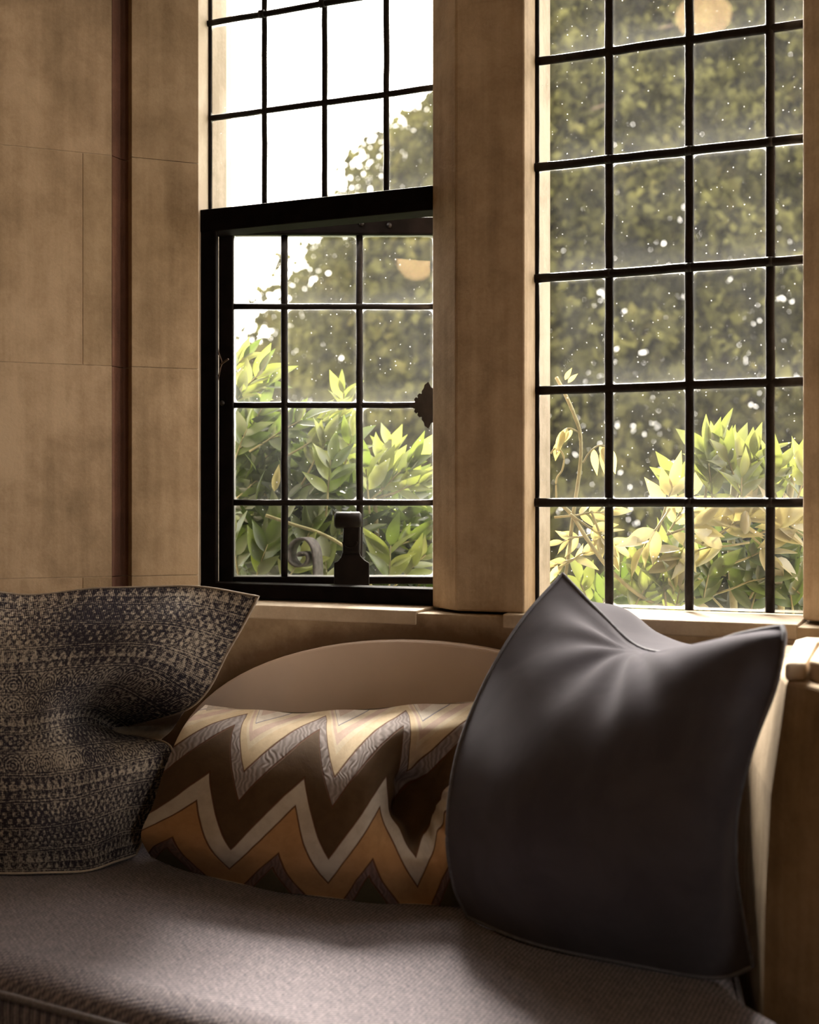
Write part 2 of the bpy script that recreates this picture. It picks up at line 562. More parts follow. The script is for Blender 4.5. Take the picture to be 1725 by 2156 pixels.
def blockprint_mat():
    g = G('indigo_block_print_cloth')
    uvv, u, v0 = uv_xy(g)
    wv = g.f('MULTIPLY', g.f('SUBTRACT', g.noise(g.scale(uvv, (7, 7, 1)), 1.0, 3), 0.5), 0.012)
    v = g.f('ADD', v0, wv)
    NB = 13.0
    vb = g.f('MULTIPLY', v, NB)
    fr = g.f('FRACT', vb)
    idx = g.f('FLOOR', vb)
    hsh = g.f('FRACT', g.f('MULTIPLY', g.f('SINE', g.f('MULTIPLY', g.f('ADD', idx, 3.0), 12.9898)), 43758.5))
    # motif 1: rows of little drops
    a = g.f('SINE', g.f('MULTIPLY', u, 2 * math.pi * 38))
    b = g.f('SINE', g.f('MULTIPLY', fr, 2 * math.pi * 2))
    drops = g.step(g.f('MULTIPLY', a, b), 0.0, 0.5)
    # motif 2: triangles
    t = g.f('PINGPONG', g.f('MULTIPLY', u, 66.0), 1.0)
    tri = g.step(g.f('SUBTRACT', t, g.f('FRACT', g.f('MULTIPLY', fr, 2.0))), -0.15, 0.15)
    # motif 3: round rosettes
    c1 = g.f('SUBTRACT', g.f('FRACT', g.f('MULTIPLY', u, 17.0)), 0.5)
    c2 = g.f('SUBTRACT', fr, 0.5)
    rr = g.f('SQRT', g.f('ADD', g.f('MULTIPLY', c1, c1), g.f('MULTIPLY', c2, c2)))
    ros = g.step(g.f('SINE', g.f('MULTIPLY', rr, 42.0)), -0.2, 0.4)
    m12 = g.mix(g.f('GREATER_THAN', hsh, 0.36), drops, tri)
    mot = g.mix(g.f('GREATER_THAN', hsh, 0.68), m12, ros)
    # border lines between the bands
    l1 = g.f('LESS_THAN', g.f('ABSOLUTE', g.f('SUBTRACT', fr, 0.06)), 0.035)
    l2 = g.f('LESS_THAN', g.f('ABSOLUTE', g.f('SUBTRACT', fr, 0.17)), 0.03)
    ln = g.f('MAXIMUM', l1, l2)
    sep = g.f('LESS_THAN', fr, 0.21)
    val = g.mix(sep, mot, g.f('SUBTRACT', 1.0, ln))
    sc_ = g.n('ShaderNodeSeparateColor')
    g.put(sc_.inputs[0], val)
    val = sc_.outputs[0]
    # worn print: coarse weave eats into the motif
    d1 = g.f('SINE', g.f('MULTIPLY', g.f('ADD', u, v0), 620.0))
    d2 = g.f('SINE', g.f('MULTIPLY', g.f('SUBTRACT', u, v0), 620.0))
    weave = g.f('MULTIPLY', d1, d2)
    wear = g.noise(g.scale(uvv, (4, 4, 1)), 1.0, 3, 0.6)
    grit = g.noise(g.scale(uvv, (105, 105, 1)), 1.0, 3, 0.75)
    x = g.f('ADD', g.f('MULTIPLY', val, 0.24), g.f('MULTIPLY', weave, 0.16))
    x = g.f('ADD', x, g.f('MULTIPLY', g.f('SUBTRACT', grit, 0.5), 1.9))
    x = g.f('ADD', x, g.f('MULTIPLY', g.f('SUBTRACT', wear, 0.5), 0.9))
    x = g.step(x, -0.05, 0.50)
    col = g.mix(x, (0.036, 0.032, 0.044), (0.56, 0.49, 0.41))
    return g.done(g.bsdf(col, 0.92, g.bump(g.f('ADD', grit, g.f('MULTIPLY', weave, 0.3)), 0.5, 0.003), 0.08))


M['blockprint'] = blockprint_mat()

# ================================================================== THE SETTING
GL = 0.0                           # glass plane Y
JX, JY = X(418, -0.08), -0.08      # front corner of the left jamb
XL0, XL1 = X(440), X(911, -0.065)  # left light
MXa, MXb = X(960, -0.13), X(1105, -0.13)
XR0, XR1 = X(1128), X(1691, -0.065)   # right light
ZS, ZT = 0.98, 2.74                # sill, head
RX = XR1 + 0.078                   # front corner of the right mullion

# window wall: under-sill wall, mullions, jamb, sills and head
wc_ = empty('wall_center', (0, 0, 0), 'tan limestone window wall with mullion between the two leaded lights', kind='structure')
box('under_sill_wall', -1.75, 0.2, -0.15, 0.14, 0.0, ZS - 0.006, M['under_sill'], wc_)
prism('mullion', [(MXa, -0.13), (MXb, -0.13), (XR0, 0.0), (XR0, 0.10), (XR0 - 0.05, 0.14), (XL1 + 0.05, 0.14), (XL1, 0.10), (XL1, -0.065)], ZS, ZT, M['stone'], wc_, 0.004)
prism('mullion', [(RX, -0.13), (RX + 0.12, -0.13), (RX + 0.12, 0.14), (XR1 + 0.05, 0.14), (XR1, 0.10), (XR1, -0.065)], ZS, ZT, M['stone'], wc_, 0.006)
prism('jamb', [(JX, JY), (XL0, 0.0), (XL0, 0.10), (XL0 - 0.03, 0.15), (XL0 - 0.3, 0.15), (XL0 - 0.3, JY - 0.2), (JX - 0.16, JY - 0.10)], ZS, ZT, M['stone_sill'], wc_, 0.003)
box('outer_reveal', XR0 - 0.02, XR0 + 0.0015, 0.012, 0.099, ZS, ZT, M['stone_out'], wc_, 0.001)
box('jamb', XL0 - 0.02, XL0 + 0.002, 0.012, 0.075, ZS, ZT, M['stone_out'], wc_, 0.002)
for a, b in ((XL0 - 0.06, XL1), (XR0 - 0.02, XR1)):
    v = [(a, -0.152, ZS - 0.03), (b, -0.152, ZS - 0.03), (b, 0.17, ZS - 0.06), (a, 0.17, ZS - 0.06),
         (a, -0.152, ZS - 0.001), (b, -0.152, ZS - 0.001), (b, 0.0, ZS + 0.003), (a, 0.0, ZS + 0.003), (b, 0.17, ZS - 0.03), (a, 0.17, ZS - 0.03)]
    f = [(0, 3, 2, 1), (4, 5, 6, 7), (7, 6, 8, 9), (0, 1, 5, 4), (2, 3, 9, 8), (1, 2, 8, 6, 5), (3, 0, 4, 7, 9)]
    mesh('sill', v, f, M['stone_sill'], wc_, bevel=0.003)
box('head', -1.8, 0.1, -0.15, 0.15, ZT, 3.42, M['stone'], wc_)

# left bay wall: courses of dressed limestone with a hollow moulding, turned 45 degrees to the window
wl = empty('wall_left', (JX, JY, 0), 'tan limestone bay wall of dressed blocks with red hollow moulding', kind='structure')
DV = Vector((-math.sqrt(.5), -math.sqrt(.5)))      # along the wall, away from the window
NV = Vector((-math.sqrt(.5), math.sqrt(.5)))       # into the wall


def wpt(t, n):
    q = DV * t + NV * n
    return (q.x, q.y)


courses = [0.0, 0.57, 1.036, 1.502, 1.968, 2.434, 2.90, 3.42]
JG = 0.0007
for i in range(len(courses) - 1):
    z0, z1 = courses[i] + JG, courses[i + 1] - JG
    # jamb stone with flat face, then the hollow
    prism('jamb_block', [wpt(0.0, 0), wpt(0.150, 0), wpt(0.152, 0.012), wpt(0.152, 0.2), wpt(0.0, 0.12)], z0, z1, M['stone_grey'], wl, 0.0012)
    prof = [wpt(0.152, 0.034)]
    for k in range(9):
        q = k / 8
        prof.append(wpt(0.152 + 0.040 * q, 0.034 - 0.030 * (1 - math.cos(q * math.pi / 2)) - 0.0 * q))
    prof += [wpt(0.192, 0.2), wpt(0.152, 0.2)]
    prism('hollow_moulding', prof, z0, z1, M['stone_red'], wl, 0.0)
    cuts = [0.192] + ([0.256, 0.95, 1.5] if i % 2 else [0.62, 1.25, 1.5])
    for a, b in zip(cuts[:-1], cuts[1:]):
        dn = random.uniform(0.0, 0.0012)
        prism('stone_block', [wpt(a + JG, 0.004 + dn), wpt(b - JG, 0.004 + dn), wpt(b - JG, 0.2), wpt(a + JG, 0.2)], z0, z1,
              M['stone_grey'] if (i % 2 and a < 0.2) else M['stone'], wl, 0.0008)
prism('mortar', [wpt(0.004, 0.004), wpt(0.149, 0.004), wpt(0.151, 0.05), wpt(0.191, 0.05), wpt(0.1925, 0.0065), wpt(1.5, 0.0058), wpt(1.5, 0.19), wpt(0.01, 0.11)], 0.0, 3.42, M['mortar'], wl, 0.0)

# right-hand pier of the alcove with its pale sill stone
wr = empty('wall_right', (-0.26, -0.66, 0), 'tan limestone pier, darkened in colour for shade, closing the alcove beside the charcoal cushion', kind='structure')
lv = [(0.0, 0.0), (0.35, 0.0), (0.62, 0.004), (0.78, 0.012), (0.88, 0.026), (0.945, 0.034)]
ring = [(-0.395, -0.145), (-0.264, -0.66), (-0.09, -0.815), (0.62, -1.14), (0.84, -0.90), (0.05, 0.0)]
v, f = [], []
for z, off in lv:
    for j, (x, y) in enumerate(ring):
        o_ = off if j in (0, 1) else off * 0.3 if j == 2 else 0
        v.append((x + o_ + 0.26, y + 0.66, z))
n = len(ring)
for i in range(len(lv) - 1):
    for j in range(n):
        f.append((i * n + j, i * n + (j + 1) % n, (i + 1) * n + (j + 1) % n, (i + 1) * n + j))
f.append(tuple(range(n - 1, -1, -1)))
f.append(tuple((len(lv) - 1) * n + j for j in range(n)))
mesh('pier', v, f, M['stone_grey'], wr, bevel=0.006)  # darker limestone carries the shade beside the cushion in its colour
prism('pier_upper', [(-0.20 + 0.26, -0.655 + 0.66), (-0.085 + 0.26, -0.79 + 0.66), (0.62 + 0.26, -1.12 + 0.66), (0.82 + 0.26, -0.90 + 0.66), (0.02 + 0.26, -0.02 + 0.66), (-0.21 + 0.26, -0.36 + 0.66)], 0.945, 0.975, M['stone'], wr)
prism('sill_stone', [(-0.232 + 0.26, -0.668 + 0.66), (-0.203 + 0.26, -0.66 + 0.66), (-0.216 + 0.26, -0.37 + 0.66), (-0.20 + 0.26, -0.30 + 0.66), (-0.245 + 0.26, -0.29 + 0.66), (-0.256 + 0.26, -0.34 + 0.66)], 0.945, 0.972, M['stone_sill'], wr, 0.006)
# right bay facet above its sill: jambs and head around window_3 (outside the frame)
F0, F1 = Vector((-0.085, -0.09)), Vector((0.70, -1.02))
FD = (F1 - F0).normalized()
FN = Vector((-FD.y, FD.x))
if FN.x < 0: FN = -FN


def fpt(t, n):
    q = F0 + FD * t + FN * n
    return (q.x + 0.26, q.y + 0.66)


FL = (F1 - F0).length
prism('facet_jamb', [fpt(-0.02, 0), fpt(0.17, 0), fpt(0.17, 0.2), fpt(-0.02, 0.2)], 0.975, ZT, M['stone'], wr)
prism('facet_jamb', [fpt(FL - 0.17, 0), fpt(FL, 0), fpt(FL, 0.2), fpt(FL - 0.17, 0.2)], 0.975, ZT, M['stone'], wr)
prism('facet_head', [fpt(-0.02, 0), fpt(FL, 0), fpt(FL, 0.2), fpt(-0.02, 0.2)], ZT, 3.42, M['stone'], wr)

# the room behind the camera
fl = tag(box('floor', -4.0, 4.0, -6.6, 0.1, -0.06, 0.0, M['wood'], None, 0), kind='structure')
ce = tag(box('ceiling', -4.0, 4.0, -6.6, 0.4, 3.42, 3.5, M['plaster'], None, 0), kind='structure')
tag(box('wall_rear', -4.0, 4.0, -6.7, -6.6, 0, 3.42, M['plaster'], None, 0), kind='structure')
tag(box('wall_side_left', -4.1, -4.0, -6.6, -1.0, 0, 3.42, M['plaster'], None, 0), kind='structure')
wsl = empty('wall_side_right', (4.05, -3.8, 0), kind='structure')
WY0, WY1 = -3.85, -3.15             # opening for the added fill window
for y0, y1, z0, z1 in ((-6.6, WY0, 0, 3.42), (WY1, -1.0, 0, 3.42), (WY0, WY1, 0, 0.9), (WY0, WY1, 2.9, 3.42)):
    box('wall_panel', -0.05, 0.05, y0 + 3.8, y1 + 3.8, z0, z1, M['plaster'], wsl, 0)
tag(box('wall_front_left', -4.0, -2.60, -1.14, -0.94, 0, 3.42, M['plaster'], None, 0), kind='structure')
tag(box('wall_front_right', 0.70, 4.0, -1.12, -0.95, 0, 3.42, M['plaster'], None, 0), kind='structure')


# ------------------------------------------------------------------ windows
PANE = {}


def pane(parent, x0, x1, z0, z1, y=0.0):
    """one pane of glass, its own object; alike panes share a mesh"""
    key = (round(x1 - x0, 3), round(z1 - z0, 3))
    if key not in PANE:
        wx, wz = (x1 - x0) / 2, (z1 - z0) / 2
        v, f = prism_data([(-wx, -0.0015), (wx, -0.0015), (wx, 0.0015), (-wx, 0.0015)], -wz, wz)
        me = bpy.data.meshes.new('pane')
        me.from_pydata(v, [], f)
        me.materials.append(M['glass'])
        PANE[key] = me
    o = link('pane', PANE[key], parent)
    o.location = ((x0 + x1) / 2, y + random.uniform(-.0006, .0006), (z0 + z1) / 2)
    o.rotation_euler = (random.uniform(-.006, .006), 0, random.uniform(-.006, .006))
    return o


def bar(parent, p0, p1, r, mat, name='glazing_bar', flat=0.65):
    """slightly irregular lead or iron bar with rounded section along x or z"""
    p0, p1 = Vector(p0), Vector(p1)
    L = (p1 - p0).length
    n = max(2, int(L / 0.05))
    pts = []
    for i in range(n + 1):
        q = p0.lerp(p1, i / n)
        if 0 < i < n:
            q += Vector((random.uniform(-.0007, .0007), 0, random.uniform(-.0007, .0007)))
        pts.append(q)
    v, f = tube_data(pts, r, 8)
    v = [Vector((a.x, p0.y + (a.y - p0.y) * flat, a.z)) for a in v]
    return mesh(name, v, f, mat, parent, True)


def leaded_light(root, xs, zs, x0, x1, z0, z1, saddle, rbar=0.0068):
    """panes and bars of one light, in local space of root (glass at y = 0)"""
    bx, bz = [x0] + xs + [x1], [z0] + zs + [z1]
    for i in range(len(bx) - 1):
        for j in range(len(bz) - 1):
            pane(root, bx[i] + 0.0015, bx[i + 1] - 0.0015, bz[j] + 0.0015, bz[j + 1] - 0.0015)
    for x in xs:
        bar(root, (x, 0, z0), (x, 0, z1), rbar, M['lead'])
    for k, z in enumerate(zs):
        if k in saddle:
            bar(root, (x0 - 0.012, -0.010, z), (x1 + 0.01, -0.010, z), rbar * 1.0, M['iron'], 'saddle_bar', 0.9)
            for x in xs:       # copper ties twisted round the saddle bar
                v, f = tube_data([(x - 0.006, -0.012, z), (x + 0.006, -0.012, z)], 0.0095, 8)
                mesh('tie', v, f, M['lead'], root, True)
        else:
            bar(root, (x0, 0, z), (x1, 0, z), rbar, M['lead'])
    bar(root, (x0 + 0.003, 0, z0), (x0 + 0.003, 0, z1), 0.0055, M['lead'], 'edge_lead')


# window_1: fixed leaded light above, black frame with an outward opening casement below
w1 = empty('window_1', (XL0, 0, 0), 'leaded window with black frame and casement standing ajar below', kind='structure')
TR0, TR1 = 1.8156, 1.867           # transom rail
xs1 = [X(557) - XL0, X(684) - XL0, X(814) - XL0]
leaded_light(w1, xs1, [2.0945, 2.312, 2.527], 0.0, XL1 - XL0, TR1 - 0.004, ZT, {1}, 0.0072)
FXL = X(455, -0.06) - XL0
fr = box('frame', 0.001, FXL, -0.062, -0.048, ZS + 0.006, TR1 - 0.002, M['frame'], w1, 0.003)
fr.name = 'frame_stile'
box('transom_rail', 0.0005, XL1 - XL0 + 0.001, -0.066, -0.003, TR0, TR1, M['frame'], w1, 0.003)
box('bottom_rail', 0.0005, XL1 - XL0 + 0.001, -0.064, -0.002, ZS + 0.005, 1.018, M['frame'], w1, 0.003)

# casement swung out so that its leaf stands across the view
KD = 2.985
ks = KD / FPX
H = at(458, HOR, KD)
ca = empty('casement', (H.x - XL0, H.y, 0))
ca.parent = w1
ca.rotation_euler = (0, 0, TH)


def ax_(px): return (px - 458) * ks
def az_(py): return 1.2 + (HOR - py) * ks


CT, CB, CR = az_(460), az_(1229), ax_(954)
box('stile', ax_(463), ax_(493), -0.018, 0.018, CB, CT, M['frame'], ca, 0.003)
box('stile', ax_(917), CR, -0.018, 0.018, CB, CT, M['frame'], ca, 0.003)
box('rail', ax_(493), ax_(917), -0.017, 0.017, az_(496), CT, M['frame'], ca, 0.003)
box('rail', ax_(493), ax_(917), -0.017, 0.017, CB, az_(1214), M['frame'], ca, 0.003)
cxs = [ax_(599), ax_(757)]
czs = [az_(1058), az_(853), az_(646)]
bx, bz = [ax_(492)] + cxs + [ax_(918)], [az_(1215)] + czs + [az_(495)]
for i in range(3):
    for j in range(4):
        pane(ca, bx[i] + 0.001, bx[i + 1] - 0.001, bz[j] + 0.001, bz[j + 1] - 0.001)
for x in cxs:
    bar(ca, (x, 0, az_(1215)), (x, 0, az_(495)), 0.0082, M['lead'])
for k, z in enumerate(czs):
    bar(ca, (ax_(492), -0.004 if k != 1 else 0, z), (ax_(918), -0.004 if k != 1 else 0, z), 0.0072, M['iron'])
for pxx, pyy in ((762, 474), (820, 478), (615, 478), (470, 850)):
    v, f = tube_data([(ax_(pxx), -0.0165, az_(pyy)), (ax_(pxx), -0.0205, az_(pyy))], 0.006, 10)
    mesh('screw_head', v, f, M['iron'], ca, True)

# toothed escutcheon plate on the closing stile
half = [(862, 855), (868, 850), (874, 848), (872, 842), (876, 838), (880, 840), (879, 834), (883, 830), (888, 831), (888, 825), (892, 820), (894, 812), (902, 806)]
out = []
for x, y in half:
    out.append((x, y))
right = [(908, 818), (920, 822), (932, 818), (938, 806), (946, 812), (949, 822), (955, 830), (962, 838), (968, 846), (975, 855)]
top = out + right
bot = [(x, 2 * 855 - y) for x, y in reversed(top[1:-1])]
poly = [(ax_(x), az_(y)) for x, y in top + bot]
nP = len(poly)
v = [(x, -0.019, z) for x, z in poly] + [(x, -0.0235, z) for x, z in poly]
f = [tuple(range(nP)), tuple(range(2 * nP - 1, nP - 1, -1))] + [(i, nP + i, nP + (i + 1) % nP, (i + 1) % nP) for i in range(nP)]
mesh('escutcheon', v, f, M['iron'], ca)
v, f = tube_data([(ax_(925), -0.0235, az_(855)), (ax_(925), -0.040, az_(855))], 0.008, 10)
mesh('spindle', v, f, M['iron'], ca, True)

# stay bracket on the bottom rail
sb = empty('stay_bracket', (0, 0, 0))
sb.parent = w1
sd = 2.90
kb = sd / FPX
o0 = at(740, HOR, sd)
sb.location = (o0.x - XL0, o0.y, 0)
sb.rotation_euler = (0, 0, TH)


def bp(px, py): return ((px - 740) * kb, 1.2 + (HOR - py) * kb)


def plate(name, pts, y0, y1, parent, mat, bevel=0.002):
    q = [bp(*p) for p in pts]
    m_ = len(q)
    v = [(x, y0, z) for x, z in q] + [(x, y1, z) for x, z in q]
    f = [tuple(range(m_)), tuple(range(2 * m_ - 1, m_ - 1, -1))] + [(i, m_ + i, m_ + (i + 1) % m_, (i + 1) % m_) for i in range(m_)]
    return mesh(name, v, f, mat, parent, bevel=bevel)


def kb_merge(parts):
    V, Fc = [], []
    for v, f in parts:
        b = len(V)
        V += list(v)
        Fc += [tuple(i + b for i in q) for q in f]
    return V, Fc


plate('back_plate', [(704, 1238), (704, 1184), (712, 1181), (719, 1172), (722, 1160), (757, 1160), (760, 1170), (767, 1178), (778, 1185), (778, 1238)], 0.0, -0.012, sb, M['iron'])
plate('post', [(722, 1165), (724, 1108), (760, 1108), (759, 1165)], -0.001, -0.022, sb, M['iron'], 0.004)
a0, a1 = bp(706, 1095), bp(761, 1095)
v, f = tube_data([(a0[0] - 0.001, -0.012, a0[1]), (a0[0] + 0.004, -0.012, a0[1]), (a1[0] - 0.004, -0.012, a1[1]), (a1[0] + 0.001, -0.012, a1[1])], [0.014, 0.0195, 0.0195, 0.014], 14)
mesh('head_roll', v, f, M['iron'], sb, True, 0.0)
a2 = bp(738, 1140)
v, f = [], []
RN = 16
for k in range(RN + 1):
    q = math.pi * k / RN
    for rr_ in (0.0175, 0.0145):
        v.append((a2[0] + math.cos(q) * rr_, -0.022, a2[1] - math.sin(q) * rr_ * 0.9))
        v.append((a2[0] + math.cos(q) * rr_, -0.030, a2[1] - math.sin(q) * rr_ * 0.9))
for k in range(RN):
    b = 4 * k
    f += [(b, b + 1, b + 5, b + 4), (b + 2, b + 6, b + 7, b + 3), (b + 1, b + 3, b + 7, b + 5), (b, b + 4, b + 6, b + 2)]
f += [(0, 2, 3, 1), (4 * RN, 4 * RN + 1, 4 * RN + 3, 4 * RN + 2)]
mesh('thumb_loop', v, f, M['iron'], sb)

# window_2: one tall fixed leaded light
w2 = empty('window_2', (XR0, 0, 0), 'tall fixed leaded window beside the mullion above the charcoal cushion', kind='structure')
xs2 = [X(1283) - XR0, X(1452) - XR0, X(1622) - XR0]
leaded_light(w2, xs2, [1.2, 1.433, 1.665, 1.896, 2.119, 2.345, 2.57], 0.0, XR1 - XR0, ZS + 0.006, ZT, {0, 2, 3, 5}, 0.0092)

# window_3: the leaded light of the right bay facet
q0 = F0 + FD * 0.17 + FN * 0.08
w3 = empty('window_3', (q0.x, q0.y, 0), 'leaded window in the right-hand bay facet', kind='structure')
w3.rotation_euler = (0, 0, math.atan2(FD.y, FD.x))
LW = FL - 0.34
leaded_light(w3, [LW * k / 4 for k in (1, 2, 3)], [1.2, 1.433, 1.665, 1.896, 2.119, 2.345, 2.57], 0.0, LW, 0.975, ZT, {0, 2, 4}, 0.0072)

# fill_window: unseen leaded window added in the side wall for fill light
w4 = empty('fill_window', (4.05, WY0, 0), 'tall unseen leaded window added in the side wall for fill light', kind='structure')
w4.rotation_euler = (0, 0, math.radians(90))
leaded_light(w4, [(WY1 - WY0) * k / 4 for k in range(1, 4)], [0.9 + 0.25 * k for k in range(1, 8)], 0.0, WY1 - WY0, 0.9, 2.9, {1, 3, 5}, 0.009)
po4 = portal((4.2, (WY0 + WY1) / 2, 1.9), (0, 0, 0), WY1 - WY0, 2.0)
po4.rotation_euler = Vector((-1, 0, 0)).to_track_quat('-Z', 'Y').to_euler()
portal(((XL0 + XL1) / 2, 0.2, (ZS + ZT) / 2), (math.radians(-90), 0, 0), 0.62, 1.85)
portal(((XR0 + XR1) / 2, 0.2, (ZS + ZT) / 2), (math.radians(-90), 0, 0), 0.62, 1.85)
pq = F0 + FD * (FL / 2) + FN * 0.22
po = portal((pq.x, pq.y, (ZS + ZT) / 2), (0, 0, 0), 0.75, 1.85)
po.rotation_euler = Vector((-FN.x, -FN.y, 0)).to_track_quat('-Z', 'Y').to_euler()

# ================================================================== THINGS INDOORS
# arched back board under the sill
bb_c, bb_z, bb_a, bb_b = -1.004, 0.615, 0.585, 0.307
arc = [(bb_c - bb_a, 0.44)]
for k in range(41):
    q = math.pi * (1 - k / 40)
    arc.append((bb_c + bb_a * math.cos(q), bb_z + bb_b * math.sin(q)))
arc.append((bb_c + bb_a, 0.44))
nA = len(arc)
v = [(x, -0.19, z) for x, z in arc] + [(x, -0.156, z) for x, z in arc]
f = [tuple(range(nA - 1, -1, -1)), tuple(range(nA, 2 * nA))] + [(i, (i + 1) % nA, nA + (i + 1) % nA, nA + i) for i in range(nA)]
bo = mesh('arched_backboard', v, f, M['panel'], None, False, 0.006, 3)
tag(bo, 'smooth taupe backboard with arched top standing below the window sill', 'backboard')

# window seat: plinth and upholstered mattress with piping
ws = empty('window_seat', (-1.1, -0.6, 0), 'grey woven upholstered window seat along the bay', 'window seat')
plan = [(-1.66, -0.2), (-0.405, -0.2), (-0.292, -0.665), (-0.115, -0.835), (0.10, -1.04), (0.08, -1.185), (-1.108, -1.06), (-1.33, -1.033), (-2.30, -0.95), (-2.36, -0.89)]


def inset(poly, d):
    out_, m_ = [], len(poly)
    a = sum(poly[i][0] * poly[(i + 1) % m_][1] - poly[(i + 1) % m_][0] * poly[i][1] for i in range(m_))
    sg = 1 if a > 0 else -1
    for i in range(m_):
        p0, p1, p2 = Vector(poly[i - 1]), Vector(poly[i]), Vector(poly[(i + 1) % m_])
        e1, e2 = (p1 - p0).normalized(), (p2 - p1).normalized()
        n1, n2 = Vector((-e1.y, e1.x)) * sg, Vector((-e2.y, e2.x)) * sg
        b = (n1 + n2)
        b = b / max(0.35, b.dot(n1))
        out_.append(tuple(p1 + b * d))
    return out_


off = lambda P: [(x + 1.1, y + 0.6) for x, y in P]
prism('plinth', off(inset(plan, 0.03)), 0.0, 0.36, M['wood'], ws)
prof = [(0.012, 0.362), (0.0, 0.375), (0.0, 0.44), (0.002, 0.462), (0.010, 0.480), (0.030, 0.493), (0.06, 0.500)]
v, f = [], []
nP = len(plan)
# finer outline so that the front edge can sag a little
fine = []
for i in range(nP):
    a, b = Vector(plan[i]), Vector(plan[(i + 1) % nP])
    K = max(1, int((b - a).length / 0.12))
    for k in range(K):
        fine.append(tuple(a.lerp(b, k / K)))
nF = len(fine)
for ins, z in prof:
    for x, y in off(inset(fine, ins)):
        v.append((x, y, z))
for i in range(len(prof) - 1):
    for j in range(nF):
        f.append((i * nF + (j + 1) % nF, i * nF + j, (i + 1) * nF + j, (i + 1) * nF + (j + 1) % nF))
f.append(tuple((len(prof) - 1) * nF + j for j in range(nF - 1, -1, -1)))
f.append(tuple(range(nF)))
ma = mesh('mattress', v, f, M['seat'], ws, True)
bm = bmesh.new()
bm.from_mesh(ma.data)
bmesh.ops.recalc_face_normals(bm, faces=bm.faces)
max(bm.faces, key=lambda q: (len(q.verts), q.calc_center_median().z)).smooth = False
bm.to_mesh(ma.data)
bm.free()
pp = [(x, y, 0.462) for x, y in off(inset(fine, -0.001))]
v, f = tube_data(pp + [pp[0]], 0.0065, 8, False)
mesh('piping', v, f, M['seat_piping'], ws, True)


def surface(name, grid, K, mat, parent, flip=False, disp=None):
    """smooth fabric panel through a grid of control points (rows x columns of world points)"""
    Gd = np.array(grid, float)
    A = np.array([catmull(r, K) for r in Gd])          # rows x K x 3
    B = np.array([catmull(A[:, k], K) for k in range(K)]).transpose(1, 0, 2)
    if disp is not None:
        du = np.gradient(B, axis=1)
        dv = np.gradient(B, axis=0)
        nn = np.cross(du, dv)
        nn /= np.linalg.norm(nn, axis=2, keepdims=True) + 1e-9
        uu, vv = np.meshgrid(np.linspace(0, 1, K), np.linspace(0, 1, K))
        B = B + nn * disp(uu, vv)[..., None]
    me = bpy.data.meshes.new(name)
    f = []
    for i in range(K - 1):
        for j in range(K - 1):
            a = i * K + j
            q = (a, a + 1, a + K + 1, a + K)
            f.append(q[::-1] if flip else q)
    me.from_pydata(B.reshape(-1, 3).tolist(), [], f)
    uvl = me.uv_layers.new(name='weave')
    idx = np.empty(len(me.loops), int)
    me.loops.foreach_get('vertex_index', idx)
    uv = np.stack([(idx % K) / (K - 1), 1 - (idx // K) / (K - 1)], 1)
    uvl.data.foreach_set('uv', uv.astype(np.float32).ravel())
    me.update()
    o = link(name, me, parent, mat, True)
    return o, B


def pts(rows, base):
    return [[np.array(at(*p) - base) for p in r] for r in rows]


def closed_back(front, back_rows, base):
    """back panel: shares the front's seam, interior given or pushed away from the viewer"""
    R_, C_ = len(front), len(front[0])
    g_ = [[front[i][j].copy() for j in range(C_)] for i in range(R_)]
    for i in range(1, R_ - 1):
        for j in range(1, C_ - 1):
            g_[i][j] = np.array(at(*back_rows[i - 1][j - 1]) - base)
    return g_


def border(B):
    return [Vector(p) for p in list(B[0]) + list(B[1:, -1]) + list(B[-1, -2::-1]) + list(B[-2:0:-1, 0])]


# -------- embroidered lumbar cushion
rows = [
    [(432, 1484, 2.62), (548, 1497, 2.585), (662, 1499, 2.55), (780, 1492, 2.51), (900, 1483, 2.48), (1035, 1474, 2.45)],
    [(388, 1528, 2.52), (520, 1533, 2.45), (650, 1540, 2.40), (775, 1538, 2.36), (905, 1530, 2.35), (1030, 1520, 2.34)],
    [(350, 1610, 2.46), (500, 1615, 2.36), (640, 1625, 2.30), (770, 1626, 2.26), (882, 1615, 2.33), (1015, 1600, 2.30)],
    [(322, 1695, 2.44), (485, 1708, 2.32), (630, 1716, 2.25), (768, 1722, 2.21), (872, 1700, 2.31), (1005, 1700, 2.25)],
    [(297, 1758, 2.44), (470, 1790, 2.31), (620, 1808, 2.24), (765, 1818, 2.19), (892, 1812, 2.19), (1010, 1815, 2.19)],
    [(318, 1806, 2.50), (465, 1852, 2.38), (615, 1880, 2.29), (765, 1898, 2.245), (895, 1905, 2.225), (1020, 1906, 2.21)],
]
base = at(650, 1840, 2.38)
base.z = 0.503
cu = empty('lumbar_cushion', base, 'oblong cushion embroidered with cream, brown, grey and orange zigzags', 'cushion')
fr_ = pts(rows, base)


def dent(u, v):
    r2 = ((u - 0.80) / 0.055) ** 2 + ((v - 0.55) / 0.14) ** 2
    d = 0.055 * np.exp(-r2)
    ang = np.arctan2(v - 0.55, (u - 0.84) * 2.0)
    rad = np.sqrt((v - 0.55) ** 2 + ((u - 0.84) * 2.0) ** 2)
    d += 0.006 * np.sin(ang * 9.0) * np.exp(-((rad - 0.16) / 0.11) ** 2)
    d += 0.0025 * np.sin(u * 23 + v * 9) * (u > 0.02)
    return d


o, B = surface('front_panel', fr_, 90, M['zigzag'], cu, True, dent)
bk = [[(p[0] + 6, p[1] - 12 if i == 1 else p[1], p[2] + 0.17) for p in r[1:-1]] for i, r in enumerate(rows) if 0 < i < 5]
surface('back_panel', closed_back(fr_, bk, base), 60, M['linen'], cu)

